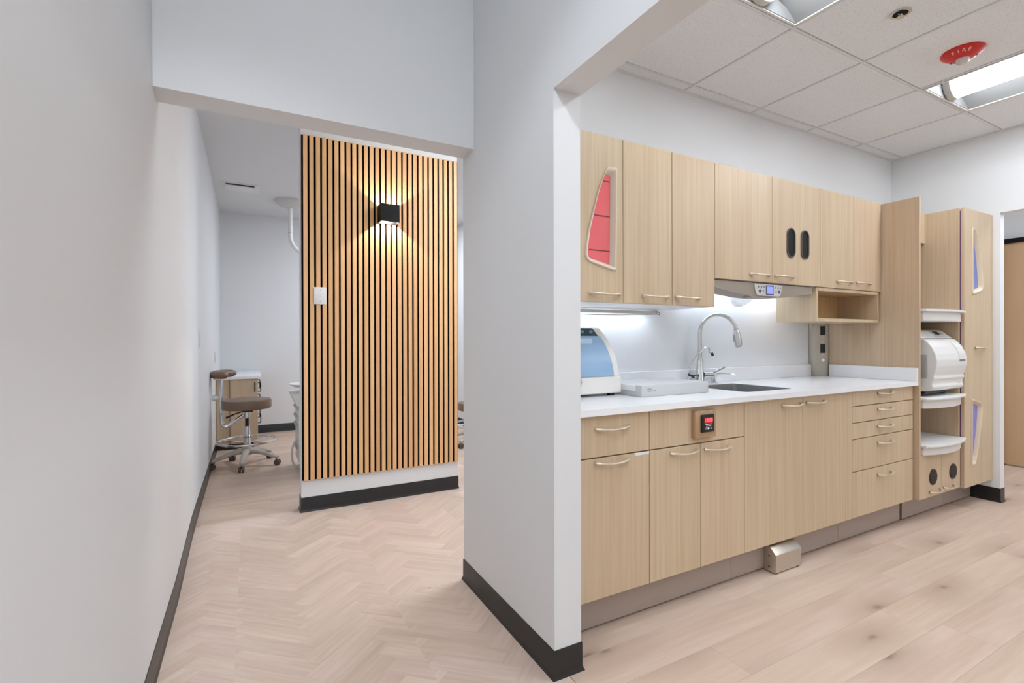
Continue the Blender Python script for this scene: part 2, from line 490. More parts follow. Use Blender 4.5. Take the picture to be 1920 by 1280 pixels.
# herringbone blocks of the corridor, cut along the sheet joints at x = -0.05, 0.58, 1.21
HW, HN, HS = 0.090, 4, 0.86
q2 = math.sqrt(0.5)
def HB(p, q, k=0): return (0.10+0.137*k+(p-q)*q2*HW, 1.0+0.171*k+(p+q)*q2*HW*HS)
regions = [(-0.305, -0.05, 0.45, 3.74), (-0.05, 0.58, 0.45, 3.74), (0.58, 1.0, 0.45, 2.27), (0.58, 1.21, 2.27, 3.74), (1.21, 1.84, 2.27, 3.74)]
for p in range(-60, 90):
    for q in range(-60, 90):
        d_ = (p-q) % (2*HN)
        if d_ == 0: cells, sgn = (p, q, p+HN, q+1), 1
        elif d_ == HN: cells, sgn = (p, q-HN+1, p+1, q+1), -1
        else: continue
        e = G/HW/2
        for k_, rg in enumerate(regions):
            poly = [HB(cells[0]+e, cells[1]+e, k_), HB(cells[2]-e, cells[1]+e, k_), HB(cells[2]-e, cells[3]-e, k_), HB(cells[0]+e, cells[3]-e, k_)]
            if max(v[1] for v in poly) < rg[2] or min(v[1] for v in poly) > rg[3] or max(v[0] for v in poly) < rg[0] or min(v[0] for v in poly) > rg[1]: continue
            c_ = clip(poly, *rg)
            if len(c_) >= 3:
                ar = abs(sum(c_[i][0]*c_[(i+1) % len(c_)][1]-c_[(i+1) % len(c_)][0]*c_[i][1] for i in range(len(c_))))/2
                if ar > 0.0004: piece('floor_block', c_, sgn*math.atan(HS), CHEV)

# ------------------------------------------------------------------ structure: walls
struct('wall_left', M().prism([(-0.45, -3.0), (XL, -3.0), (XL, 2.7), (XL2, YJOG), (XL2, 7.25), (-0.45, 7.25)], 'z', 0, ZK+0.05), WALL)
# corridor partition with the opening on its near side: one piece, its head runs on over the opening
struct('wall_corridor', M().prism([(YJ, 0), (YE, 0), (YE, ZK), (-3.0, ZK), (-3.0, ZL), (YJ, ZL)], 'x', XC, XC2), WALL)
struct('wall_header', M().box(XL+0.0005, XC-0.0005, YH, YE-0.001, ZH, ZK), WALL)
struct('wall_back', M().box(XC2, 7.0, YB, YE, 0, ZK), WALL_R)
struct('wall_right', M().prism([(YRE, 0), (YB, 0), (YB, ZK), (-1.5, ZK), (-1.5, 2.115), (YRE, 2.115)], 'x', XR, XR2), WALL_R)
struct('wall_partition', M().box(XS0, XS1, YS, YS+0.115, 0, ZF), WALL)
struct('wall_far', M().box(XL2, XFR+0.1, YFW, YFW+0.12, 0, ZF+0.1), WALL)
struct('wall_treatment', M().box(XFR, XFR+0.1, YE, YFW, 0, ZF+0.1), WALL)
struct('wall_hall', M().prism([(-1.5, 2.135), (1.93, 2.135), (1.93, 0), (YB, 0), (YB, ZK), (-1.5, ZK)], 'x', 6.36, 6.5), WALL)
struct('wall_near', M().box(XC2, XR2, -2.0, -1.9, 0, ZK), WALL_R)
struct('wall_entrance', M().box(XL-0.1, XC2, -3.1, -3.0, 0, ZK), WALL)
struct('ceiling_corridor', M().box(XL-0.1, XC+0.05, -3.0, YH, ZK, ZK+0.1), CEILP)
struct('ceiling_treatment', M().box(XL2-0.1, XFR+0.1, YE, YFW+0.1, ZF, ZF+0.1), CEILP)
struct('wall_hall_near', M().box(XR2, 6.5, -1.6, -1.5, 0, ZK), WALL_R)
struct('ceiling_hall', M().box(XR2, 6.45, -1.5, YB, ZC, ZC+0.1), CEILP)

# suspended ceiling of the sterilization room: tiles and grid
PT, GX0, GY1, GY2 = 0.6257, 2.3408, 2.066, 1.4527
ceil = struct('ceiling', M().box(XC2, XR, -3.0, YB, ZC+0.10, ZC+0.16), CEILP)
gx = [XC2]+[GX0+PT*i for i in range(-2, 4)]+[XR]
gy = [YB, GY1, GY2]+[GY2-PT*(i+1) for i in range(5)]+[-3.0]
tro = [(GX0-PT, GX0), (GX0+2*PT, GX0+3*PT)]
TR_Y = (GY2-2*PT, GY2)
for i in range(len(gx)-1):
    for j in range(len(gy)-1):
        x0, x1, y1, y0 = gx[i], gx[i+1], gy[j], gy[j+1]
        if y0 < -1.2: continue
        if any(abs(x0-a) < .01 for a, b in tro) and y1 <= GY2+.01 and y0 >= TR_Y[0]-.01: continue
        if x1-x0 < 0.03: continue
        obj('ceiling_tile', M().box(x0+0.0085, x1-0.0085, y0+0.0085, y1-0.0085, ZC+0.004, ZC+0.02, 0.003, 1), TILE, ceil)
for x in gx[1:-1]:
    obj('grid_bar', M().box(x-0.0065, x+0.0065, -1.2, YB, ZC+0.0005, ZC+0.03, 0.001, 1), GRID, ceil)
for y in gy[1:5]:
    obj('grid_bar', M().box(XC2, XR, y-0.0065, y+0.0065, ZC+0.0015, ZC+0.031, 0.001, 1), GRID, ceil)
obj('edge_angle', M().box(XC2, XR, YB-0.022, YB, ZC, ZC+0.004), GRID, ceil)
obj('edge_angle', M().box(XR-0.022, XR, -1.2, YB, ZC+0.0005, ZC+0.0045), GRID, ceil)

# black vinyl coved bases
BP = [(0.0, 0.0), (0.0105, 0.0), (0.0095, 0.003), (0.006, 0.010), (0.0038, 0.018), (0.0035, 0.099), (0.002, 0.1016), (0.0, 0.1016)]
struct('baseboard_left', sweep([(XL2, 6.15), (XL2, YJOG), (XL, 2.7), (XL, -2.5)], BP), BLACKV)
struct('baseboard_corridor', sweep([(XC2+0.2, YE), (XC, YE), (XC, YJ), (XC2, YJ), (XC2, 1.61)], [(-o, z) for o, z in BP]), BLACKV)
struct('baseboard_partition', sweep([(XS0, YS+0.115), (XS0, YS), (XS1, YS), (XS1, YS+0.115)], [(-o, z) for o, z in BP]), BLACKV)
struct('baseboard_far', sweep([(XFR, YE+0.05), (XFR, YFW), (XL2, YFW)], BP), BLACKV)
struct('baseboard_right', sweep([(XR, 1.628), (XR, YRE), (XR2, YRE)], [(-o, z) for o, z in BP]), BLACKV)

# door at the end of the hall, black frame
d = struct('door_1', M().box(6.31, 6.35, 1.0, 1.885, 0.012, 2.09), DOORW, 'tall pale wood door seen through the right opening')
obj('frame', M().box(6.295, 6.37, 0.95, 1.93, 2.09, 2.135).box(6.295, 6.37, 1.887, 1.93, 0, 2.09), BLACKM, d, 'black metal frame')
struct('baseboard_hall', sweep([(6.36, YB), (6.36, 1.932)], [(-o, z) for o, z in BP]), BLACKV)

# ------------------------------------------------------------------ slat panel, sconce, plates
t = thing('slat_panel', 'oak slats on black felt covering the freestanding partition', 'wall panel', (0.9, YS, 0.222))
SX0, SX1, SZ0, SZ1 = 0.322, 1.4790, 0.222, 2.622
obj('backing', M().box(SX0, SX1, YS-0.009, YS-0.0002, SZ0, SZ1), FELT, t, 'black felt backing')
NS = 28
pitch = (SX1-SX0-0.004)/NS
for i in range(NS):
    x0 = SX0+0.0115+i*pitch
    x1 = min(x0+0.0272, SX1)
    obj('slat', M().box(x0, x1, YS-0.020, YS-0.0092, SZ0-0.001, SZ1+0.002, 0.0012, 1), OAKSLAT, t)

YP = YS-0.0205
t = thing('wall_sconce', 'small black cube up and down light on the slats', 'wall lamp', (0.911, YP, 2.06))
X0, X1, Y0, Z0, Z1 = 0.842, 0.980, YP-0.098, 2.061, 2.189
obj('shell', M().ring([(X0, YP), (X1, YP), (X1, Y0), (X0, Y0)], [(X0+.003, YP-.003), (X1-.003, YP-.003), (X1-.003, Y0+.003), (X0+.003, Y0+.003)], 'z', Z0, Z1), BLACKM, t)
obj('lamp_plate', M().box(X0+.003, X1-.003, Y0+.003, YP-.003, 2.121, 2.129), GREYP, t, 'grey plate between the two lamps')
for zz, col, e in ((2.137, (1.0, 0.91, 0.74), SCONCE_W), (2.113, (1.0, 0.94, 0.82), SCONCE_W*1.25)):
    l = bpy.data.lights.new('sconce_lamp', 'POINT'); l.energy = e; l.color = col; l.shadow_soft_size = 0.006
    o = bpy.data.objects.new('sconce_lamp', l); o.location = (0.911, YP-0.045, zz); C.objects.link(o)

def plate(label, x0, x1, z0, z1, y, rocker=False):
    t = thing('blank_plate', label, 'wall plate', ((x0+x1)/2, y, z0))
    obj('cover', M().box(x0, x1, y-0.006, y, z0, z1, 0.002), WHITEP, t)
    for zz in (z1-0.02, z0+0.02):
        obj('screw', M().lathe([(0.0035, -0.0068), (0.0035, -0.006)], ((x0+x1)/2, y, zz), 10, 'y'), GREYP, t)
plate('white blank cover plate screwed over the oak slats', 0.400, 0.482, 1.449, 1.568, YP)
for lab, y, z, xw in (('white switch plate on the left wall nearer the camera', 4.20, 1.21, XL2), ('white switch plate on the left wall behind the brown stool', 6.0, 1.02, XL2)):
    t = thing('switch_plate', lab, 'light switch', (xw, y, z-0.06))
    obj('cover', M().box(xw, xw+0.006, y-0.037, y+0.037, z-0.06, z+0.06, 0.002), WHITEP, t)
    obj('rocker', M().box(xw+0.006, xw+0.0105, y-0.017, y+0.017, z-0.033, z+0.033, 0.002), WHITED, t)

# ceiling diffuser in the treatment room
t = thing('ceiling_vent', 'white square air diffuser in the treatment room ceiling', 'ceiling vent', (-0.07, 5.86, ZF))
obj('flange', M().box(-0.245, 0.103, 5.715, 6.02, ZF-0.004, ZF, 0.0015, 1), WHITEP, t)
obj('neck', M().box(-0.19, 0.05, 5.76, 5.97, ZF-0.012, ZF-0.004), BLACKP, t, 'dark slot above the plate')
obj('face_plate', M().box(-0.205, 0.057, 5.755, 5.985, ZF-0.026, ZF-0.016, 0.002).box(-0.21, -0.203, 5.74, 5.985, ZF-0.026, ZF-0.004).box(0.055, 0.062, 5.74, 5.985, ZF-0.026, ZF-0.004), WHITEP, t)

# dental light arm hanging from the ceiling
t = thing('dental_light_mount', 'white ceiling canopy and bent arm partly behind the slat wall', 'dental light', (0.43, 6.2, 2.0))
obj('canopy', M().lathe([(0.02, -0.085), (0.07, -0.08), (0.13, -0.058), (0.17, -0.03), (0.182, -0.008), (0.182, 0)], (0.44, 6.2, ZF), 32), LIGHTG, t, 'pale grey ceiling canopy')
arm = [(0.425, 6.2, 2.73), (0.425, 6.2, 2.5), (0.425, 6.2, 2.40)]
for k in range(1, 9):
    a = R(62)*k/8; arm.append((0.425+0.16*(1-math.cos(a)), 6.2, 2.40-0.16*math.sin(a)*1.15))
arm.append((0.72, 6.2, 2.09))
obj('arm', M().tube(arm, 0.024, 14), WHITEP, t)
obj('joint', M().lathe([(0.027, 0), (0.027, 0.006)], (0.425, 6.2, 2.43), 16), GREYP, t)

# ------------------------------------------------------------------ treatment room furniture
def stool(name, label, cx, cy, seat, rot, full=True):
    t = thing(name, label, 'stool', (cx, cy, 0), 'operator stools in the treatment room')
    ca, sa = math.cos(rot), math.sin(rot)
    def W(x, y, z): return (cx+x*ca-y*sa, cy+x*sa+y*ca, z)
    b = seat-0.095
    obj('seat', M().lathe([(0.15, b), (0.205, b+.003), (0.213, b+.012), (0.214, b+.072), (0.207, b+.088), (0.17, seat), (0.02, seat+.002)], (cx, cy, 0), 40), VINYLB, t)
    obj('mount', M().box(cx-0.05, cx+0.05, cy-0.05, cy+0.05, b-0.03, b-0.0005, 0.004), BLACKP, t, 'black mechanism under the seat')
    obj('lever', M().tube([(cx-0.03, cy-0.05, b-.02), (cx-0.10, cy-0.08, b-.035), (cx-0.17, cy-0.10, b-.065)], [.005, .006, .011], 8), BLACKP, t, 'black height lever')
    obj('gas_spring', M().lathe([(0.016, 0.33), (0.016, b-.03)], (cx, cy, 0), 14), BLACKP, t, 'black gas spring')
    obj('column', M().lathe([(0.03, 0.16), (0.03, 0.375), (0.026, 0.38)], (cx, cy, 0), 20), CHROME, t, 'chrome column')
    obj('collar', M().lathe([(0.026, b-.09), (0.026, b-.035)], (cx, cy, 0), 16), CHROME, t)
    fr = obj('foot_ring', M().torus((cx, cy, 0.235), 0.25, 0.011, 48, 8), CHROME, t, 'chrome foot ring')
    for k in range(3):
        a = rot+R(30+120*k)
        obj('ring_spoke', M().tube([(cx+.028*math.cos(a), cy+.028*math.sin(a), 0.215), (cx+.25*math.cos(a), cy+.25*math.sin(a), 0.235)], 0.007, 8), CHROME, fr)
    obj('hub', M().lathe([(0.04, 0.10), (0.05, 0.11), (0.05, 0.155), (0.034, 0.19)], (cx, cy, 0), 20), BASEG, t)
    for k in range(5):
        a = R(45+72*k)+rot; d = Vector((math.cos(a), math.sin(a), 0)); q = Vector((cx, cy, 0))
        p = [q+d*0.03+Vector((0, 0, .138)), q+d*.12+Vector((0, 0, .128)), q+d*.22+Vector((0, 0, .098)), q+d*.292+Vector((0, 0, .072))]
        leg = obj('leg', M().tube(p, [.036, .030, .024, .020], 10, .75), BASEG, t)
        e = q+d*0.275
        pr = Vector((-d.y, d.x, 0))
        cm = M()
        for s in (-1, 1):
            pts = [e+d*.012+pr*s*0.006, e+d*.012+pr*s*0.022]
            cm.tube([pts[0]+Vector((0, 0, .0275)), pts[1]+Vector((0, 0, .0275))], [.0275, .0265], 16)
        cm.tube([e+Vector((0, 0, .03)), e+Vector((0, 0, .075))], .006, 8)
        obj('caster', cm, CASTER, leg, 'brown grey twin wheel caster')
    if full:
        pts = [(-0.03, 0, b-.06), (-0.09, 0, b-.105), (-0.15, 0, b-.15), (-0.178, 0, b-.16), (-0.20, 0, b-.145), (-0.212, 0, b-.11), (-0.214, 0, b-.03), (-0.214, 0, b+.09), (-0.21, 0, b+.29)]
        ar = obj('arm_post', M().tube([W(*p) for p in pts], 0.017, 12), CHROME, t, 'chrome bent post of the torso arm')
        obj('clamp_knob', M().lathe([(.008, -.06), (.026, -.055), (.03, -.035), (.02, -.012), (.016, 0)], W(-0.228, 0, b+.115), 14, 'x'), WHITEP, ar)
        obj('bracket', M().box(cx-.275, cx-.165, cy-.02, cy+.02, b+.285, b+.302, .003), CHROME, ar)
        pth, rad = [], []
        for k in range(25):
            u = (1-math.cos(math.pi*k/24))/2; a = R(268-196*u)
            pth.append(W(-.145+.105*math.cos(a)+.05*max(0, u-.55), 0.145*math.sin(a), b+.335))
            rad.append(0.062*max(0.02, 1-abs(2*u-1)**7)**.5)
        obj('armrest', M().tube(pth, rad, 18, 0.62), VINYLB, t, 'curved brown padded torso arm')
    return t
stool('operator_stool', 'brown stool with chrome foot ring and curved torso arm beside left wall', -0.02, 5.34, 0.637, 0)
stool('operator_stool', 'brown stool glimpsed just right of the slat wall', 2.30, 5.15, 0.485, R(20), False)

# small cabinet against the left wall
t = thing('side_cabinet', 'low maple cabinet with white top behind the brown stool', 'cabinet', (-0.1, 6.6, 0))
x0, x1, y0, y1 = XL2+0.004, 0.085, 6.16, 7.09
obj('body', M().box(x0, x0+0.125, y0, y1, 0.06, 0.765).box(x0+0.129, x1-0.016, y0, y1, 0.06, 0.765), MAPLE, t)
ed_ = obj('end_door', M().box(x0+0.132, x1-0.004, y0-.018, y0-.0005, 0.068, 0.762, .001, 1), MAPLE, t)
obj('handle', M().tube([(x1-.03, y0-.018, .725), (x1-.03, y0-.045, .722), (x1-.03, y0-.045, .63), (x1-.03, y0-.018, .627)], .006, 8), BLACKM, ed_, 'black bar handle')
obj('seam_strip', M().box(x0+0.12, x0+0.134, y0+0.004, y1, 0.06, 0.765), PURPLE, t, 'dark edge between the two end panels')
obj('plinth', M().box(x0, x1-0.04, y0+0.03, y1, 0, 0.06), BLACKV, t)
obj('countertop', M().box(x0-0.002, x1+0.035, y0-0.03, y1, 0.767, 0.805, 0.004), QUARTZ, t, 'white top')
for z0, z1 in ((0.59, 0.762), (0.41, 0.586), (0.065, 0.406)):
    for ya, yb in ((y0+0.004, y0+0.46), (y0+0.464, y1)):
        dr = obj('drawer', M().box(x1-0.015, x1, ya, yb, z0, z1, 0.001, 1), MAPLE, t)
        ym = ya+0.12; zz = z1-0.05
        obj('handle', M().tube([(x1, ym, zz), (x1+.028, ym, zz), (x1+.03, ym, zz-.01), (x1+.03, ym, zz-.09), (x1+.028, ym, zz-.1), (x1, ym, zz-.1)], .005, 8), BLACKM, dr, 'black bar handle')

# delivery cart peeking out behind the slat wall
t = thing('dental_cart', 'white dental cart peeking out left of the slat wall', 'dental cart', (0.6, 4.95, 0))
cx0, cx1, cy0, cy1 = 0.392, 0.80, 4.78, 5.16
obj('body', M().box(cx0, cx1, cy0, cy1, 0.09, 0.60, 0.006), WHITEP, t)
obj('top_tray', M().prism([(cx0-.012, 0.60), (cx1+.012, 0.60), (cx1+.07, 0.70), (cx1+.07, 0.715), (cx0-.058, 0.715), (cx0-.058, 0.70)], 'y', cy0-.02, cy1+.02, .004), WHITEP, t)
obj('bowl', M().lathe([(.03, .716), (.06, .72), (.06, .75), (.17, .768), (.21, .792), (.205, .796), (.16, .775), (.02, .768)], (0.53, 4.93, 0), 32), WHITEP, t, 'round white bowl')
for z in (.575, .49, .41, .215):
    obj('drawer_lip', M().prism([(cx0, z), (cx0-.022, z), (cx0, z+.018)], 'y', cy0+.01, cy1-.01), GREYP, t)
hose = [(cx0+.02, 4.80, .30)]
for k in range(9):
    a = math.pi*k/8; hose.append((cx0+.005-.06*math.sin(a), 4.84+.02*k/8, .165+.135*math.cos(a)))
obj('hose', M().tube(hose+[(cx0+.05, 4.9, .028)], .009, 8), LIGHTG, t, 'looped grey hose')
for xx in (cx0+.05, cx1-.05):
    for yy in (cy0+.05, cy1-.05):
        obj('caster', M().lathe([(.035, -.012), (.035, .012)], (xx, yy, .035), 16, 'x').tube([(xx, yy, .05), (xx, yy, .092)], .008, 8), CASTER, t)

# ------------------------------------------------------------------ cabinets of the sterilization room
def bow_handle(parent, x, y, z, L=0.165, vert=False):
    """bow pull: spread feet on the door, thin in the middle, bulging to -y"""
    m = M(); pth, rad, fl = [], [], []
    n = 17
    for k in range(n):
        u = k/(n-1); s = math.sin(math.pi*u)
        pth.append((x+L*(u-0.5), y-0.002-0.030*s**0.62, z-0.004*s))
        rad.append(0.0052+0.0048*(1-s)**1.3+(0.0012 if 0 < k < n-1 else 0))
        fl.append(0.75)
    m.tube(pth, rad, 8, fl)
    return obj('handle', m, NICKEL, parent)

DG = 0.0016
def door(parent, x0, x1, z0, z1, y, name='door', hx=None, hz=None, L=0.165, label=None, mat=None):
    o = obj(name, M().box(x0+DG, x1-DG, y, y+0.019, z0+DG, z1-DG, 0.0012, 1), mat or MAPLE, parent, label)
    if hx is not None: bow_handle(o, hx, y, hz, L)
    return o

WO = [(-0.060, 0.456), (-0.052, 0.464), (0.0, 0.466), (-0.003, 0.23), (-0.006, 0.001), (-0.023, -0.001), (-0.085, 0.014), (-0.158, 0.031), (-0.172, 0.044), (-0.178, 0.06), (-0.176, 0.099), (-0.162, 0.173), (-0.135, 0.263), (-0.107, 0.355), (-0.079, 0.418)]
WI = [(-0.063, 0.424), (-0.055, 0.430), (-0.026, 0.430), (-0.028, 0.23), (-0.031, 0.030), (-0.040, 0.031), (-0.100, 0.044), (-0.140, 0.052), (-0.147, 0.058), (-0.150, 0.068), (-0.148, 0.100), (-0.138, 0.173), (-0.118, 0.263), (-0.096, 0.340), (-0.080, 0.390)]
def holed_door(parent, x0, x1, z0, z1, y, holes, hx, hz):
    """door slab with sail shaped openings cut right through"""
    bm = bmesh.new()
    loops = [[(x0+DG, z0+DG), (x1-DG, z0+DG), (x1-DG, z1-DG), (x0+DG, z1-DG)]]+holes
    fr, bk = [], []
    for lp in loops:
        f = [bm.verts.new((p[0], y, p[1])) for p in lp]; k = [bm.verts.new((p[0], y+.019, p[1])) for p in lp]
        fr.append(f); bk.append(k); n = len(lp)
        for i in range(n): bm.faces.new((f[i], f[(i+1) % n], k[(i+1) % n], k[i]))
    for grp in (fr, bk):
        es = []
        for lp in grp:
            n = len(lp)
            for i in range(n): es.append(bm.edges.get((lp[i], lp[(i+1) % n])))
        bmesh.ops.triangle_fill(bm, edges=es, use_beauty=True, use_dissolve=False)
    bmesh.ops.recalc_face_normals(bm, faces=bm.faces[:])
    o = obj('door', M().join(bm), MAPLE, parent)
    bow_handle(o, hx, y, hz)
    return o
def sail_pts(pts, ox, oz, fx=1, fz=1): return [(ox+fx*a, oz+fz*b) for a, b in pts]
def sail(parent, ox, oz, y, glass, fx=1, fz=1, lines=False, label=None, fmat=None):
    o = sail_pts(WO, ox, oz, fx, fz); i = sail_pts(WI, ox, oz, fx, fz)
    bm = bmesh.new(); rows = []
    for t_, d in ((0.0, -.0003), (0.04, -.0055), (0.16, -.0080), (0.34, -.0070), (0.55, -.001), (0.80, .009), (1.0, .0165), (1.02, .0185)):
        rows.append([bm.verts.new((a[0]+(c[0]-a[0])*t_, y+d, a[1]+(c[1]-a[1])*t_)) for a, c in zip(o, i)])
    n = len(o)
    for r0, r1 in zip(rows, rows[1:]):
        for k in range(n): bm.faces.new((r0[k], r0[(k+1) % n], r1[(k+1) % n], r1[k]))
    bmesh.ops.recalc_face_normals(bm, faces=bm.faces[:])
    fr = obj('window_frame', M().join(bm), fmat or OFFW, parent, label)
    obj('glass', M().prism(i, 'y', y+.0150, y+.0185), glass, fr, None, False)
    if lines:
        for zz, xa in ((0.402, -0.070), (0.244, -0.124), (0.088, -0.148)):
            obj('shelf_line', M().box(ox+xa+.002, ox-0.029, y+.0140, y+.0150, oz+zz-.0025, oz+zz+.0025), SHELFL, fr, 'dark shelf edge behind the red glass')
    return fr

def carcass(x0, x1, y0, y1, z0, z1):
    return M().box(x0, x1, y0, y1, z0, z1)

UP_G, LO_G = 'upper wall cabinets', 'base cabinets'
XB0 = XC2+0.004
UY = YU+0.020
t = thing('wall_cabinet', 'leftmost upper cabinet with the red sail shaped window', 'cabinet', (1.28, UY, ZU0), UP_G)
obj('body', carcass(XB0, 1.504, UY, YB-.001, ZU0+.004, ZU1), MAPLE, t)
obj('bottom_panel', M().box(XB0+.002, 1.504-.002, UY, YB-.001, ZU0, ZU0+.0039), WHITEP, t, 'white underside')
HOLE = [(a+(c-a)*.5, b2+(d2-b2)*.5) for (a, b2), (c, d2) in zip(WO, WI)]
dd = holed_door(t, XB0, 1.504, ZU0, ZU1, YU, [sail_pts(HOLE, 1.468, 1.508)], 1.398, 1.402)
sail(dd, 1.468, 1.508, YU, REDG, lines=True, label='ivory frame around red frosted glass')
t = thing('wall_cabinet', 'upper cabinet with two tall plain doors right of the red window', 'cabinet', (1.81, UY, ZU0), UP_G)
obj('body', carcass(1.5045, 2.115, UY, YB-.001, ZU0+.004, ZU1), MAPLE, t)
obj('bottom_panel', M().box(1.5045+.002, 2.115-.002, UY, YB-.001, ZU0, ZU0+.0039), WHITEP, t, 'white underside')
door(t, 1.5045, 1.813, ZU0, ZU1, YU, hx=1.702, hz=1.402); door(t, 1.813, 2.115, ZU0, ZU1, YU, hx=1.918, hz=1.404)
t = thing('wall_cabinet', 'upper cabinet above the control console with two black glove slots', 'cabinet', (2.58, UY, ZUM), UP_G)
obj('body', carcass(2.1155, 3.048, UY, YB-.001, ZUM+.004, ZU1), MAPLE, t)
obj('bottom_panel', M().box(2.1155+.002, 3.048-.002, UY, YB-.001, ZUM, ZUM+.0039), WHITEP, t, 'white underside')
door(t, 2.1155, 2.586, ZUM, ZU1, YU, hx=2.476, hz=1.552)
dd = door(t, 2.586, 3.048, ZUM, ZU1, YU, hx=2.692, hz=1.554)
def stadium(cx, cz, w, h, n=10):
    r = w/2; p = []
    for k in range(n+1): a = math.pi*k/n; p.append((cx+r*math.cos(a), cz+h/2-r+r*math.sin(a)))
    for k in range(n+1): a = math.pi+math.pi*k/n; p.append((cx+r*math.cos(a), cz-h/2+r+r*math.sin(a)))
    return p
for cx in (2.756, 2.890):
    rim = obj('slot_rim', M().ring(stadium(cx, 1.752, .078, .172), stadium(cx, 1.752, .064, .158), 'y', YU-0.006, YU-.0002, .001), plain('slot_rim_grey', (92, 86, 80), .4, .4), dd, 'dark grey slot rim')
    obj('slot', M().prism(stadium(cx, 1.752, .0645, .1585), 'y', YU-0.0016, YU-0.0003), DARKIN, rim, 'black slot', False)
t = thing('wall_cabinet', 'upper cabinet over the open cubby next to the tall side panel', 'cabinet', (3.4, UY, ZUM), UP_G)
obj('body', carcass(3.0485, 3.750, UY, YB-.001, ZUM+.004, ZU1), MAPLE, t)
obj('bottom_panel', M().box(3.0485+.002, 3.750-.002, UY, YB-.001, ZUM, ZUM+.0039), WHITEP, t, 'white underside')
door(t, 3.0485, 3.418, ZUM, ZU1, YU, hx=3.305, hz=1.556); door(t, 3.418, 3.750, ZUM, ZU1, YU, hx=3.524, hz=1.559)

# open cubby under the last upper cabinet
t = thing('open_cubby', 'empty open maple cubby box under the upper cabinets', 'shelf box', (3.38, 1.85, 1.304))
cx0, cx1, cy0, cy1, cz0, cz1 = 3.018, 3.735, 1.735, 1.99, 1.306, ZUM-.001
T = .019
obj('side_panel', M().box(cx0, cx0+T, cy0, cy1, cz0, cz1), MAPLE, t); obj('side_panel', M().box(cx1-T, cx1, cy0, cy1, cz0, cz1), MAPLE, t)
obj('bottom_panel', M().box(cx0+T, cx1-T, cy0, cy1, cz0, cz0+T), MAPLE, t); obj('top_panel', M().box(cx0+T, cx1-T, cy0, cy1, cz1-T, cz1), MAPLE, t)
obj('back_panel', M().box(cx0+T, cx1-T, cy1-.008, cy1, cz0+T, cz1-T), MAPLE_IN, t)

# tall side panel that ends the counter
tag(obj('end_board', M().box(3.754, 3.775, 1.517, YB-.001, ZD, 2.103, .001, 1), MAPLE), 'tall maple panel between the counter and the tower', 'cabinet panel')

# base cabinets
BY = YD+0.020
def toe(t, x0, x1):
    ga = 0.0 if abs(x0-1.4875) < .001 else .001; gb = -.0005 if abs(x1-1.487) < .001 else .001
    obj('toe_kick', M().box(x0+ga, x1-gb, 1.622, 1.640, 0.012, ZD), TOEK, t, 'brown grey toe kick')
    obj('leveller', M().lathe([(.018, 0), (.018, .013)], (x0+.06, 1.66, 0), 10).lathe([(.018, 0), (.018, .013)], (x1-.06, 1.66, 0), 10), BLACKP, t)
    obj('plinth', M().box(x0+.002, x1-.002, 1.64, YB-.03, 0.013, ZD), BLACKP, t, 'dark base behind the toe kick')
def base(x0, x1, label):
    t = thing('base_cabinet', label, 'cabinet', ((x0+x1)/2, BY, 0), LO_G)
    obj('body', carcass(x0, x1, BY, YB-.001, ZD, 0.70), MAPLE, t)
    obj('top_rail', M().box(x0, x1, BY, BY+.02, 0.70, 0.8985), MAPLE, t)
    toe(t, x0, x1)
    return t
t = base(XB0, 1.487, 'base cabinet by the white column, one wide drawer over one door')
door(t, XB0, 1.487, 0.731, 0.897, YD, 'drawer', 1.285, 0.845); dd = door(t, XB0, 1.487, ZD, 0.729, YD, 'door', 1.285, 0.711)
obj('name_sticker', M().box(1.405, 1.484, YD-.0008, YD-.0001, 0.716, 0.728), WHITEP, dd, 'white label strip')
t = base(1.4875, 2.098, 'base cabinet with a timer in its blank drawer front')
door(t, 1.4875, 2.098, 0.731, 0.897, YD, 'false_front'); door(t, 1.4875, 1.796, ZD, 0.729, YD, 'door', 1.692, 0.703); door(t, 1.796, 2.098, ZD, 0.729, YD, 'door', 1.904, 0.698)
t = base(2.0985, 3.036, 'base cabinet under the sink with two full height doors')
door(t, 2.0985, 2.567, ZD, 0.897, YD, 'door', 2.472, 0.860); door(t, 2.567, 3.036, ZD, 0.897, YD, 'door', 2.680, 0.862)
t = base(3.0365, 3.750, 'base cabinet with a stack of five drawers')
for z0, z1, hz in ((.809, .897, .873), (.714, .8075, .778), (.620, .7125, .674), (.433, .6185, .576), (ZD, .4315, .386)):
    door(t, 3.0365, 3.742, z0, z1, YD, 'drawer', 3.392, hz)

# timer in the blank drawer front
t = thing('wall_timer', 'bronze plate with black timer and red digits on base cabinet', 'timer', (1.805, YD, .757))
obj('cover_plate', M().box(1.737, 1.871, YD-.022, YD-.0002, .757, .880, .002), plain('bronze_plate', (188, 158, 124), .35, .5), t)
tb = obj('timer_body', M().box(1.771, 1.851, YD-.030, YD-.0222, .782, .862, .003), BLACKP, t)
obj('display', M().box(1.787, 1.839, YD-.0312, YD-.030, .8235, .847), SEGRED, tb, 'lit red display')
text_mesh('digits', '10:00', .023, SEGHI, tb, face_y(1.813, YD-.0313, .835))
for k, xx in enumerate((1.795, 1.811, 1.829)):
    obj('button', M().lathe([(.0055, -.0016), (.0055, 0)], (xx, YD-.030, .799), 12, 'y'), GREYB if k != 1 else PRINTW, tb)
obj('caption', M().box(1.793, 1.836, YD-.0308, YD-.030, .8165, .8195).box(1.797, 1.806, YD-.0308, YD-.030, .809, .811).box(1.812, 1.830, YD-.0308, YD-.030, .809, .811), PRINTW, tb)
for xx in (1.783, 1.838): obj('screw', M().lathe([(.003, -.0235), (.003, -.022)], (xx, YD, .872), 8, 'y'), CHROME, t)

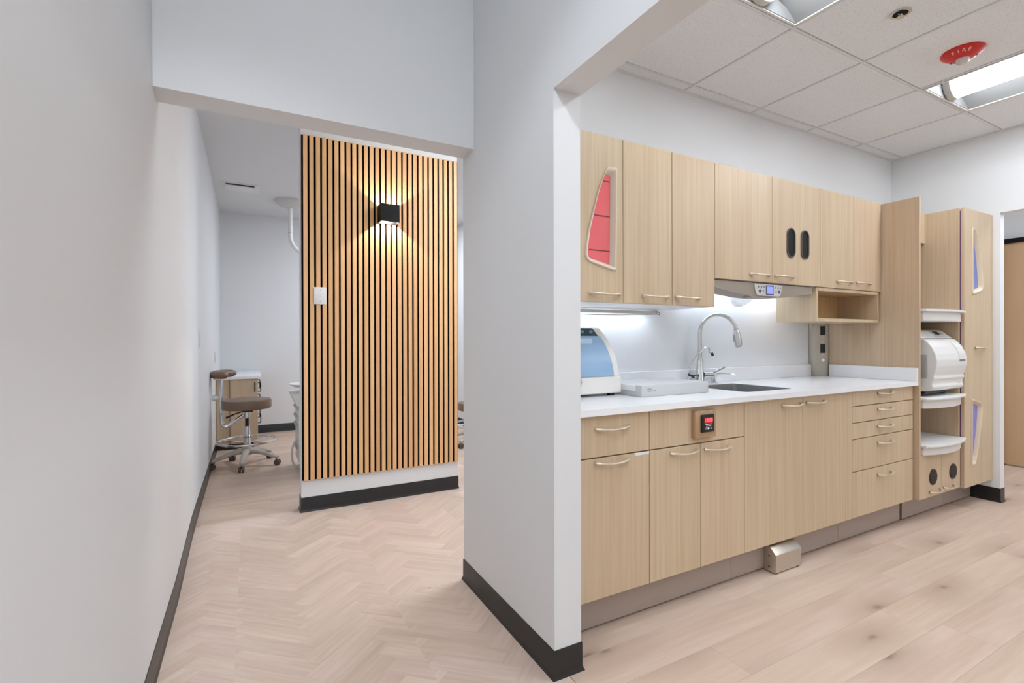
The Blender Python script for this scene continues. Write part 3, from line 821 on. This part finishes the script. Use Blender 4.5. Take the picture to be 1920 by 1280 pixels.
# socket box at the plinth
t = thing('floor_socket_box', 'small beige metal box with sloped top at the toe kick', 'outlet box', (2.44, 1.58, 0))
bx0, bx1 = 2.352, 2.565
obj('housing', M().prism([(1.621, .006), (1.556, .006), (1.552, .012), (1.552, .098), (1.585, .132), (1.621, .132)], 'x', bx0, bx1, .002), ALU, t)
for zz in (.03, .085): obj('screw', M().lathe([(.0045, -.0015), (.0045, 0)], (bx0, 1.59, zz), 8, 'x'), BLACKP, t)
obj('foot', M().box(bx0+.01, bx0+.03, 1.56, 1.61, 0, .007), BLACKP, t); obj('foot', M().box(bx1-.03, bx1-.01, 1.56, 1.61, 0, .007), BLACKP, t)

# worktop with a hole for the sink
SXA, SXB, SYA, SYB = 2.245, 2.640, 1.640, 2.020
m = M(); z0, z1 = 0.9000, ZCT
ct = thing('worktop', 'long white speckled worktop over the base cabinets', 'countertop', (2.4, 1.8, z0))
def rr(x0, x1, y0, y1, r, n=5):
    p = []
    for cx, cy, a0 in ((x1-r, y1-r, 0), (x0+r, y1-r, 90), (x0+r, y0+r, 180), (x1-r, y0+r, 270)):
        for k in range(n+1): a = R(a0+90*k/n); p.append((cx+r*math.cos(a), cy+r*math.sin(a)))
    return p
i_ = rr(SXA, SXB, SYA, SYB, .03)
o_ = []
for k, q in enumerate(i_):
    c = k//6
    o_.append([(3.7535, YB-.001), (XB0, YB-.001), (XB0, YCF), (3.7535, YCF)][c])
bw = bmesh.new()
def vz(p, z): return bw.verts.new((p[0], p[1], z))
co = [(3.7535, YB-.001), (XB0, YB-.001), (XB0, YCF), (3.7535, YCF)]
for z, flip in ((z1, 1), (z0, 0)):
    C4 = [vz(p, z) for p in co]; I = [vz(p, z) for p in i_]
    for c in range(4):
        for k in range(6*c, 6*c+5): bw.faces.new((C4[c], I[k], I[k+1]))
        k = 6*c+5
        bw.faces.new((C4[c], I[k], I[(k+1) % 24], C4[(c+1) % 4]))
    if flip: T4, TI = C4, I
    else: B4, BI = C4, I
for c in range(4): bw.faces.new((T4[c], T4[(c+1) % 4], B4[(c+1) % 4], B4[c]))
for k in range(24): bw.faces.new((TI[k], BI[k], BI[(k+1) % 24], TI[(k+1) % 24]))
bmesh.ops.recalc_face_normals(bw, faces=bw.faces[:])
m.join(bw)
obj('slab', m, QUARTZ, ct, None, False)
tag(obj('backsplash', M().box(XB0, 3.64, YB-.022, YB-.001, z1+.0002, 1.012, .0015, 1), QUARTZ), 'long low white upstand along the back of the worktop', 'backsplash')
tag(obj('backsplash', M().box(3.732, 3.7535, YCF, 2.055, z1+.0002, 1.012, .0015, 1), QUARTZ), 'short low white upstand against the tall maple panel', 'backsplash')

# sink
t = thing('sink', 'stainless rectangular sink sunk into the white worktop', 'sink', (2.44, 1.83, .74))
m = M(); b = m.bm
rows = []
for (g, z, r) in ((0.0008, .9235, .03), (0.003, .80, .03), (0.006, .755, .03), (.03, .742, .02)):
    rows.append([b.verts.new((x, y, z)) for x, y in rr(SXA+g, SXB-g, SYA+g, SYB-g, r)])
n = len(rows[0])
for i in range(3):
    for k in range(n): b.faces.new((rows[i][k], rows[i][(k+1) % n], rows[i+1][(k+1) % n], rows[i+1][k]))
b.faces.new(rows[-1])
bmesh.ops.recalc_face_normals(b, faces=b.faces[:])
obj('basin', m, SINKST, t)
obj('drain', M().lathe([(.045, .7425), (.045, .745), (.03, .746)], (2.44, 1.83, 0), 20), STEEL, t)

# faucet
fx, fy = 2.418, 2.085
t = thing('faucet', 'brushed steel gooseneck faucet with pull down spray head', 'faucet', (fx, fy, ZCT))
obj('base', M().lathe([(.030, 0), (.030, .005), (.0265, .012), (.0165, .145), (.0125, .158)], (fx, fy, ZCT), 24), STEEL, t)
ang = R(-28)
dx, dy = math.cos(ang), math.sin(ang)
rad = 0.112
pth = [(fx, fy, 1.08), (fx, fy, 1.16), (fx, fy, 1.235)]
for k in range(1, 15):
    a = R(180-168*k/14); pth.append((fx+dx*(rad+rad*math.cos(a)), fy+dy*(rad+rad*math.cos(a)), 1.235+rad*1.0*math.sin(a)))
obj('gooseneck', M().tube(pth, .0112, 16), STEEL, t)
ex, ey, ez = pth[-1]
q0 = Vector((ex, ey, ez)); dn = Vector((dx*.16, dy*.16, -1)).normalized()
sp = obj('spray_head', M().tube([q0, q0+dn*.006, q0+dn*.03, q0+dn*.065, q0+dn*.095, q0+dn*.108], [.0125, .0135, .0190, .0225, .0210, .0180], 20), STEEL, t)
obj('nozzle', M().tube([q0+dn*.108, q0+dn*.1095], [.0165, .015], 16), GREYP, sp)
obj('collar', M().tube([q0-dn*.002, q0+dn*.003], .0142, 16), GREYP, sp)
obj('spray_button', M().tube([q0+dn*.035-Vector((dx, dy, 0))*.0185, q0+dn*.075-Vector((dx, dy, 0))*.022], [.006, .007], 8), GREYP, sp)
lv = obj('lever_hub', M().tube([(fx+.02, fy-.012, .982), (fx+.072, fy-.035, .982)], .0175, 16), STEEL, t)
obj('lever', M().tube([(fx+.062, fy-.03, .990), (fx+.10, fy-.045, 1.006), (fx+.145, fy-.065, 1.030)], [.006, .0065, .007], 10), STEEL, lv)

# slim water tap left of the faucet
gx_, gy_ = 2.338, 2.095
t = thing('slim_water_tap', 'thin bent chrome water tap with black lever left of faucet', 'tap', (gx_, gy_, ZCT))
obj('base', M().lathe([(.012, 0), (.012, .05), (.007, .056)], (gx_, gy_, ZCT), 14), CHROME, t)
p = [(gx_, gy_, .98), (gx_-.004, gy_-.004, 1.02), (gx_+.02, gy_-.008, 1.062), (gx_+.06, gy_-.014, 1.108)]
for k in range(8):
    a = R(140-165*k/7); p.append((gx_+.112+.028*math.cos(a), gy_-.03, 1.128+.020*math.sin(a)))
p.append((gx_+.155, gy_-.036, 1.110))
obj('spout', M().tube(p, .0048, 8), CHROME, t)
obj('spout_tip', M().tube([(gx_+.153, gy_-.036, 1.114), (gx_+.162, gy_-.038, 1.098)], .0085, 10), BLACKP, t, 'black spout tip')
obj('lever', M().tube([(gx_-.012, gy_-.005, .986), (gx_+.02, gy_-.012, .978), (gx_+.065, gy_-.02, .984)], [.008, .007, .005], 8, .6).tube([(gx_+.006, gy_-.01, .98), (gx_+.026, gy_-.014, .966)], .006, 8), BLACKP, t, 'black lever')

# soap pump right of the faucet
sx_, sy_ = 2.540, 2.085
t = thing('soap_pump', 'chrome soap pump with thin curved spout right of faucet', 'soap dispenser', (sx_, sy_, ZCT))
obj('base', M().lathe([(.027, 0), (.027, .006), (.016, .009), (.016, .036), (.019, .038), (.019, .062), (.012, .066)], (sx_, sy_, ZCT), 20), CHROME, t)
obj('spout', M().tube([(sx_+.01, sy_-.005, .985), (sx_+.06, sy_-.025, .988), (sx_+.10, sy_-.045, .984), (sx_+.125, sy_-.055, .974)], [.006, .005, .0045, .004], 8), CHROME, t)

# white flat case on the worktop
t = thing('flat_white_case', 'flat pale grey case lying on worktop left of sink', 'case', (1.85, 1.9, ZCT))
obj('body', M().box(1.622, 2.076, 1.735, 2.035, ZCT, ZCT+.056, .005), plain('case_grey', (203, 203, 205), .35), t)
obj('latch', M().box(1.614, 1.625, 1.775, 2.0, ZCT+.026, ZCT+.054, .003), WHITEP, t)
mk = M()
for z, runs in ((ZCT+.0355, ((0, .008), (.0095, .014), (.0155, .026))), (ZCT+.0245, ((0, .010), (.0115, .018), (.0195, .028), (.035, .039), (.041, .053)))):
    for a, b2 in runs: mk.box(1.658+a, 1.658+b2, 1.7343, 1.735, z, z+(.004 if z < ZCT+.03 else .003))
o = obj('printed_mark', mk, PRINTG, t, 'two short faint grey printed lines')
o['kind'] = 'stuff'

# handpiece maintenance unit with blue curved cover
t = thing('lubrication_unit', 'white bench unit with curved blue cover beside the column', 'dental machine', (1.4, 2.0, ZCT))
ux0, ux1 = 1.215, 1.598
zb = ZCT+.014
def arc(off=0.0):
    p = []
    for k in range(13):
        u = k/12
        p.append((1.862+0.09*u**2+off, zb+0.082+0.232*u))
    return p
prof = [(2.118, zb), (1.856, zb), (1.852, zb+.004), (1.852, zb+.075)]+arc()+[(1.985, zb+.324), (2.118, zb+.324)]
taper = 0.055
def tapered(x0, x1, prof, y_add=0.0):
    m = M(); b = m.bm
    def sx(x, z):
        u = max(0, min(1, (z-zb-.06)/.25)); k = taper*(.55*u+.45*u**4)
        return x-k if x > 1.4 else x+k*0.4
    A = [b.verts.new((sx(x0, z), y+y_add, z)) for y, z in prof]; B = [b.verts.new((sx(x1, z), y+y_add, z)) for y, z in prof]
    n = len(prof)
    b.faces.new(A); b.faces.new(B[::-1])
    for i in range(n): b.faces.new((A[i], B[i], B[(i+1) % n], A[(i+1) % n]))
    bmesh.ops.recalc_face_normals(b, faces=b.faces[:])
    return m
obj('housing', tapered(ux0, ux1, prof), WHITED, t)
cov = arc(-.006)[:11]
cv = [(y, z) for y, z in cov]+[(y+.010, z) for y, z in cov[::-1]]
obj('cover', tapered(ux0+.03, ux1-.036, cv), BLUEC, t, 'curved blue tinted cover')
top = arc(-.003)[10:]
pn = obj('control_panel', tapered(ux0+.03, ux1-.045, top+[(y+.008, z) for y, z in top[::-1]]), TEAL, t, 'dark teal button panel')
yy, zz = arc()[11]
for k, xx in enumerate((1.36, 1.40, 1.435, 1.487)):
    obj('button', M().lathe([(.009, -.0055), (.009, 0)], (xx-.01, yy-.002, zz), 14, 'y'), TEALB, pn)
obj('indicator', M().lathe([(.003, -.012), (.003, 0)], (1.372, yy-.001, zz+.008), 8, 'y'), GREENL, pn, 'small lit green lamp')
obj('cover_grip', M().box(1.31, 1.46, arc()[9][0]-.016, arc()[9][0]-.002, arc()[8][1], arc()[9][1]+.008, .005), plain('blue_grip', (188, 210, 232), .3), t)
obj('foot', M().box(1.545, 1.572, 1.87, 1.895, ZCT, zb, .001, 1), BLACKP, t); obj('foot', M().box(1.30, 1.327, 1.87, 1.895, ZCT, zb, .001, 1), BLACKP, t)
obj('foot', M().box(1.545, 1.572, 2.07, 2.095, ZCT, zb, .001, 1), BLACKP, t); obj('foot', M().box(1.25, 1.277, 2.07, 2.095, ZCT, zb, .001, 1), BLACKP, t)
obj('side_lever', M().tube([(1.342, 1.846, 1.04), (1.348, 1.843, 1.00), (1.342, 1.844, .972)], [.006, .009, .006], 8), GREYP, t)

# under cabinet lights
def strip(label, x0, x1, y, z, wire=True):
    t = thing('under_cabinet_light', label, 'light strip', ((x0+x1)/2, y, z))
    obj('housing', M().prism([(y-.016, z-(.007 if wire else .0)), (y-.013, z-(.007 if wire else .0)), (y-.011, z-.001), (y+.014, z-.001), (y+.014, z+.010), (y-.016, z+.010)], 'x', x0, x1), ALU, t)
    obj('led_lens', M().box(x0+.01, x1-.01, y-.006, y+.013, z-(.005 if wire else .012), z-.0012), LED, t, 'glowing white lens')
    for xx in (x0, x1): obj('end_clip', M().box(xx-.006, xx+.006, y-.017, y+.017, z-.003, z+.013, .001, 1), GREYP, t)
    if wire:
        p = [(x0+(x1-x0)*k/10, y-.02, z-.006-.012*math.sin(math.pi*k/10)) for k in range(11)]
        p += [(x1+.012, y-.022, z-.010), (x1+.024, y-.015, z-.001), (x1+.016, y-.008, z+.008)]
        obj('wire', M().tube(p, .0018, 6), BLACKP, t, 'thin dark cable')
strip('lit strip light under the upper cabinets behind the bench unit', 1.16, 2.05, 2.085, ZU0-.0165)
strip('lit strip light hidden behind the control console', 2.25, 3.30, 2.085, ZUM-.0165, False)

# control console under the middle upper cabinet
t = thing('control_console', 'curved taupe console with button panel under the upper cabinet', 'control panel', (2.55, 1.85, 1.43))
cxa, cxb = 2.121, 2.985
pts = [(cxa, 1.508), (cxa, 1.469)]
for k in range(1, 16):
    u = k/16; pts.append((cxa+(cxb-cxa)*u, 1.469-.038*math.sin(math.pi*u)**.9))
pts += [(cxb, 1.469), (cxb, 1.508)]
obj('shell', M().prism(pts, 'y', 1.738, 1.86, .0015, 1), CONSOLE, t)
pp = [(2.438, 1.503), (2.682, 1.503), (2.676, 1.47), (2.664, 1.444), (2.65, 1.4385), (2.474, 1.4385), (2.458, 1.444), (2.444, 1.47)]
pn = obj('button_panel', M().prism(pp, 'y', 1.732, 1.7378, .001, 1), LIGHTG, t, 'pale grey button panel')
sc = obj('screen', M().box(2.536, 2.603, 1.7298, 1.732, 1.4455, 1.4975, .001, 1), SCRFR, pn, 'navy framed screen')
obj('screen_glass', M().box(2.541, 2.598, 1.7292, 1.7298, 1.4505, 1.4915), SCREEN, sc, 'lit pale blue screen')
for xx, z in ((2.472, 1.487), (2.497, 1.487), (2.519, 1.488), (2.622, 1.488), (2.644, 1.487), (2.664, 1.487), (2.512, 1.466), (2.626, 1.466)):
    obj('button', M().lathe([(.0055, -.0012), (.0055, 0)], (xx, 1.732, z), 10, 'y'), GREYB, pn)
for xx in (2.484, 2.652): obj('button', M().lathe([(.0095, -.002), (.0095, 0)], (xx, 1.732, 1.464), 14, 'y'), NAVYB, pn, 'larger navy button')
obj('sensor', M().box(2.418, 2.448, 1.76, 1.79, 1.424, 1.436, .002), GREYP, t)

# clear bag hanging under the console
m = M(); b = m.bm
NX, NZ = 12, 8
ed = [((2.385, 1.478), (2.66, 1.452)), ((2.425, 1.447), (2.685, 1.441)), ((2.462, 1.417), (2.63, 1.420)), ((2.50, 1.387), (2.55, 1.388))]
grid = []
for j in range(NZ+1):
    v = j/NZ*3; i0 = min(2, int(v)); f = v-i0
    (la, ra), (lb, rb) = ed[i0], ed[i0+1]
    l = (la[0]+(lb[0]-la[0])*f, la[1]+(lb[1]-la[1])*f); r = (ra[0]+(rb[0]-ra[0])*f, ra[1]+(rb[1]-ra[1])*f)
    grid.append([b.verts.new((l[0]+(r[0]-l[0])*i/NX, 1.90+.006*math.sin(i*.9+j*1.1)+.003*math.cos(i*1.9-j), l[1]+(r[1]-l[1])*i/NX)) for i in range(NX+1)])
for j in range(NZ):
    for i in range(NX): b.faces.new((grid[j][i], grid[j][i+1], grid[j+1][i+1], grid[j+1][i]))
o = obj('clear_bag', m, BAGM)
sm = o.modifiers.new('thickness', 'SOLIDIFY'); sm.thickness = .0008
tag(o, 'crumpled clear plastic bag hanging below the control console', 'plastic bag')

# corner power strip (bevelled steel trunking in the corner)
t = thing('power_column', 'steel corner power trunking with two black outlets above worktop', 'power strip', (3.7, 2.1, ZCT))
pc = [(3.642, YB-.002), (3.642, 2.128), (3.676, 2.104), (3.7375, 2.064), (3.7525, 2.062), (3.7525, YB-.002)]
obj('trunking', M().prism(pc, 'z', ZCT+.0005, 1.505, .001, 1), STRIPM, t)
mid0, mid1 = Vector((3.676, 2.104, 0)), Vector((3.7375, 2.064, 0))
dv = (mid1-mid0).normalized(); nv = Vector((dv.y, -dv.x, 0)); cm = (mid0+mid1)/2
def onstrip(w, z0, z1, d, base=0.0):
    m = M(); b = m.bm
    P = [cm-dv*w/2+nv*base, cm+dv*w/2+nv*base, cm+dv*w/2+nv*(base+d), cm-dv*w/2+nv*(base+d)]
    return M().prism([(q.x, q.y) for q in P], 'z', z0, z1)
for z in (1.258, 1.128):
    obj('outlet', onstrip(.034, z-.033, z+.033, .0022), BLACKP, t, 'black outlet')
    for dz in (-.046, .046): 
        c0 = cm+nv*.0002+Vector((0, 0, z+dz))
        obj('screw', M().tube([c0, c0+nv*.002], .0035, 8), CHROME, t)
c0 = cm+Vector((0, 0, 1.042))
obj('key_lock', M().tube([c0, c0+nv*.004], .011, 14), CHROME, t, 'round chrome lock')
obj('key_slot', M().tube([c0+nv*.004+Vector((.002, 0, 0)), c0+nv*.0046+Vector((.002, 0, 0))], .0035, 8), BLACKP, t)

# ------------------------------------------------------------------ tower with the autoclave
TX0, TX1, TY = 3.779, 4.350, 1.520
t = thing('sterilizer_tower', 'open maple tower unit with white shelves and vented doors', 'cabinet', (4.06, 1.9, 0))
obj('side_panel', M().box(TX1-.019, TX1, TY+.004, YB-.001, ZD, 2.10), MAPLE, t)
obj('back_panel', M().box(TX0, TX1-.019, YB-.02, YB-.001, ZD, 2.10), MAPLE_IN, t)
obj('upper_box', M().box(TX0, TX1-.019, 1.735, YB-.02, 1.885, 2.10), MAPLE, t)
door(t, TX0, TX1-.019, 1.885, 2.10, 1.715)
obj('lower_box', M().box(TX0, TX1-.019, TY+.02, YB-.02, ZD, .44), MAPLE, t)
for x0, x1, hx in ((TX0, 4.065, 3.972), (4.065, TX1, 4.165)):
    dd = door(t, x0, x1, .164, .452, TY, 'door', hx, .200, .15)
    cxv = 3.946 if x0 == TX0 else 4.232
    vz = .293
    gr = obj('vent_grille', M().lathe([(.052, -.004), (.0525, -.001), (.0525, 0)], (cxv, TY, vz), 28, 'y'), BROWNV, dd, 'round dark brown vent')
    for k in range(-4, 5):
        hw = math.sqrt(.049**2-(k*.0105)**2)
        obj('vent_slat', M().box(cxv-hw, cxv+hw, TY-.0065, TY-.004, vz+k*.0105-.003, vz+k*.0105+.0015), BLACKP, gr)
toe(t, TX0, TX1)
def shelf(z, hbox, name='pull_out_shelf'):
    front = []
    for k in range(17):
        u = k/16; front.append((TX0+.003+(TX1-.004-TX0-.003)*u, 1.490-.048*math.sin(math.pi*u)**.8))
    fl = front+[(TX1-.021, 1.56), (TX1-.021, YB-.025), (TX0+.003, YB-.025)]
    fl[16] = (TX1-.004, 1.488)
    m = M().prism(fl, 'z', z-.014, z, .003)
    m.prism([(p[0]*.94+.06*4.06, p[1]+.022) for p in front]+[(TX1-.03, YB-.04), (TX0+.01, YB-.04)], 'z', z-hbox, z-.0135, .003)
    return obj(name, m, WHITEP, t, 'white curved front shelf')
shelf(1.386, .074); shelf(.820, .07); shelf(.518, .068)

t = thing('autoclave', 'white rounded autoclave sitting on the middle tower shelf', 'autoclave', (4.08, 1.75, .82))
ax0, ax1 = 3.862, 4.300
prof = [(2.08, .850), (1.60, .850), (1.510, .858), (1.492, .868), (1.484, .885), (1.492, .905), (1.488, .925), (1.480, .94), (1.484, .958), (1.476, .985), (1.468, 1.02), (1.466, 1.06), (1.474, 1.10), (1.492, 1.145), (1.518, 1.18), (1.535, 1.196)]
back = [(1.56, 1.196), (1.56, 1.20), (1.542, 1.200), (1.60, 1.252), (1.615, 1.258), (2.08, 1.258)]
m = M()
b = bmesh.new()
obj('housing', M().prism(prof+[(2.08, 1.196)], 'x', ax0, ax1, .006, 3), WHITEP, t)
obj('top_cover', M().prism([(1.545, 1.2005), (1.603, 1.252), (1.62, 1.258), (2.08, 1.258), (2.08, 1.2005)], 'x', ax0-.006, ax1-.004, .004, 2), WHITED if False else WHITEP, t)
obj('seam', M().box(ax0+.002, ax1-.006, 1.56, 2.07, 1.1955, 1.201), GREYP, t)
# inclined screen on the sloped top
def slope(u, d): # along the slope from low (0) to high (1), d off the surface
    return (1.545+.058*u-.66*d, 1.2005+.0515*u+.75*d)
sp = [slope(.12, .0), slope(.92, .0), slope(.92, .0025), slope(.12, .0025)]
pn = obj('control_panel', M().prism(sp, 'x', 4.085, 4.245), LIGHTG, t, 'pale control panel')
sp = [slope(.45, .0025), slope(.86, .0025), slope(.86, .0035), slope(.45, .0035)]
obj('screen', M().prism(sp, 'x', 4.115, 4.185), BLACKP, pn, 'small dark screen')
for xx in (4.20, 4.22):
    sp = [slope(.5, .0025), slope(.7, .0025), slope(.7, .0035), slope(.5, .0035)]
    obj('button', M().prism(sp, 'x', xx, xx+.012), GREYP, pn)
obj('door_latch', M().prism([(1.462, 1.058), (1.4675, 1.10), (1.484, 1.143), (1.512, 1.178), (1.53, 1.165), (1.51, 1.135), (1.492, 1.09), (1.484, 1.058)], 'x', 4.180, 4.275, .003), WHITEP, t)
obj('latch_gap', M().box(4.185, 4.268, 1.4655, 1.4745, 1.046, 1.058), GREYB, t, 'grey strip at the finger gap under the latch')  # thin grey box just below the latch
obj('side_handle', M().box(ax0-.012, ax0+.001, 1.515, 1.60, .945, 1.095, .004), GREYP, t, 'grey side vent')
for xx in (ax0+.03, ax1-.10):
    for yv in (1.56, 2.0): obj('foot', M().box(xx, xx+.04, yv, yv+.04, .8202, .851), BLACKP, t)
obj('gap_strip', M().box(ax0+.01, ax1-.16, 1.535, 1.555, .836, .851), BLACKP, t)  # black strip paints in the dark gap below the body
mk = M()
for a, b2 in ((0, .022), (.025, .038)): mk.box(4.225+a, 4.225+b2, 1.4895, 1.4925, .9005, .904)
obj('printed_mark', mk, PRINTG, t, 'short faint printed line')

# tall cabinet by the right wall
t = thing('tall_cabinet', 'tall narrow maple cabinet with two blue sail windows', 'cabinet', (4.6, 1.9, 0))
HX0, HX1, HY = 4.3515, XR-.003, 1.500
obj('body', M().box(HX0, HX1, HY+.027, YB-.001, ZD, 2.10), MAPLE, t)
toe(t, HX0, XR-.02)
obj('edge_band', M().box(HX0+.003, HX1, HY+.0195, HY+.0268, ZD+.004, 2.085), PURPLE, t, 'thin purple band behind the door')
dd = holed_door(t, HX0, HX1, .160, 2.104, HY, [sail_pts(HOLE, 4.466, 1.508, -1), sail_pts(HOLE, 4.456, .772, -1, -1)], 4.600, 1.133)
sail(dd, 4.466, 1.508, HY, BLUEG, fx=-1, label='pale frame around blue frosted glass', fmat=PALEF)
sail(dd, 4.456, .772, HY, VIOLG, fx=-1, fz=-1, label='pale frame around violet frosted glass', fmat=PALEF)

# ------------------------------------------------------------------ ceiling fittings
for i, (x0, x1) in enumerate(tro):
    lab = 'recessed ceiling light at the top edge nearest the corridor opening' if i == 0 else 'recessed ceiling light beside the red fire alarm'
    t = thing('ceiling_light', lab, 'ceiling light', ((x0+x1)/2, (TR_Y[0]+TR_Y[1])/2, ZC), 'recessed lights of the tiled ceiling')
    xa, xb, ya, yb = x0+.013, x1-.013, TR_Y[0]+.013, TR_Y[1]-.013
    obj('frame', M().ring([(xa, ya), (xb, ya), (xb, yb), (xa, yb)], [(xa+.012, ya+.012), (xb-.012, ya+.012), (xb-.012, yb-.012), (xa+.012, yb-.012)], 'z', ZC-.002, ZC+.02, .001), WHITEP, t)
    xc = (x0+x1)/2; hw = (xb-xa)/2-.012; rl = .098
    for s in (-1, 1):
        pr = []
        for k in range(9):
            u = k/8; pr.append((xc+s*(hw-(hw-rl)*u), ZC+.002+.085*math.sin(u*math.pi/2)))
        pr2 = pr+[(p[0], p[1]+.004) for p in pr[::-1]]
        obj('reflector_wing', M().prism(pr2, 'y', ya+.012, yb-.012), REFL, t)
    for yy0, yy1 in ((yb-.016, yb-.012), (ya+.012, ya+.016)):
        obj('end_plate', M().prism([(xc-hw, ZC+.002), (xc+hw, ZC+.002), (xc+hw*.9, ZC+.04), (xc+rl, ZC+.087), (xc-rl, ZC+.087), (xc-hw*.9, ZC+.04)], 'y', yy0, yy1), REFL, t)
    sec = [(xc+rl*.92*math.cos(a), ZC+.092-.092*math.sin(a)) for a in [math.pi*k/16 for k in range(17)]]
    obj('diffuser', M().prism(sec, 'y', ya+.055, yb-.055), DIFF, t, 'glowing half round diffuser')
    so = [(xc+rl*math.cos(a), ZC+.094-.098*math.sin(a)) for a in [math.pi*k/16 for k in range(17)]]
    for yy0, yy1 in ((yb-.055, yb-.018), (ya+.018, ya+.055)):
        obj('end_cap', M().prism(so, 'y', yy0, yy1, .002, 1), LIGHTG, t, 'light grey end cap')

fxc, fyc = 3.322, 1.152
t = thing('fire_alarm', 'red round fire alarm with clear strobe on ceiling tile', 'fire alarm', (fxc, fyc, ZC-.045))
ZT = ZC+.004
obj('dish', M().lathe([(.030, -.040), (.046, -.038), (.052, -.033), (.060, -.031), (.084, -.016), (.090, -.008), (.090, 0)], (fxc, fyc, ZT), 40), RED, t)
obj('strobe_lens', M().lathe([(.006, -.064), (.020, -.062), (.027, -.054), (.029, -.040)], (fxc, fyc, ZT), 20), CLEAR, t, 'clear strobe lens')
obj('bulb', M().box(fxc-.014, fxc+.014, fyc-.004, fyc+.004, ZT-.056, ZT-.042, .002), WHITEP, t)
# FIRE, read from below on the sloping rim on the side nearest the corridor
vd = Vector((fxc, fyc, 0)).normalized()
near = -vd
rt = Vector((vd.y, -vd.x, 0))
slo = Vector((near.x*.024, near.y*.024, .015)).normalized()
nrm = rt.cross(slo)
if nrm.z > 0: nrm = -nrm
for k, ch in enumerate('FIRE'):
    a = R((k-1.5)*17-4)
    nk = (near*math.cos(a)+rt*math.sin(a)); rk = (rt*math.cos(a)-near*math.sin(a))
    up = Vector((nk.x*.024, nk.y*.024, .015)).normalized()
    nn = rk.cross(up)
    p = Vector((fxc, fyc, ZT))+nk*.0725+Vector((0, 0, -.0232))+nn*.0022
    mm = Matrix(((rk.x, up.x, nn.x, p.x), (rk.y, up.y, nn.y, p.y), (rk.z, up.z, nn.z, p.z), (0, 0, 0, 1)))
    text_mesh('letter', ch, .026, PRINTW, t, mm, .0004)
for a in (R(-60), R(75)):
    p = Vector((fxc+.056*math.cos(a), fyc+.056*math.sin(a), ZT-.034)); obj('screw_hole', M().lathe([(.0035, -.001), (.0035, .006)], p, 8), BLACKP, t)

sxc, syc = 2.668, 1.150
t = thing('sprinkler', 'recessed metal sprinkler head in a ceiling tile', 'sprinkler', (sxc, syc, ZC))
obj('escutcheon', M().ring([(sxc+.042*math.cos(2*math.pi*k/28), syc+.042*math.sin(2*math.pi*k/28)) for k in range(28)], [(sxc+.030*math.cos(2*math.pi*k/28), syc+.030*math.sin(2*math.pi*k/28)) for k in range(28)], 'z', ZT-.006, ZT, .0015), STEEL, t)
obj('cup', M().lathe([(.0305, -.0008), (.0305, 0)], (sxc, syc, ZT), 24), DARKIN, t, 'dark recess')
obj('frame_arm', M().tube([(sxc-.012, syc, ZT-.001), (sxc-.015, syc, ZT-.010), (sxc, syc, ZT-.020)], .003, 8), STEEL, t); obj('frame_arm', M().tube([(sxc+.012, syc, ZT-.001), (sxc+.015, syc, ZT-.010), (sxc, syc, ZT-.020)], .003, 8), STEEL, t)
obj('deflector', M().lathe([(.016, -.023), (.016, -.021)], (sxc, syc, ZT), 16), STEEL, t)
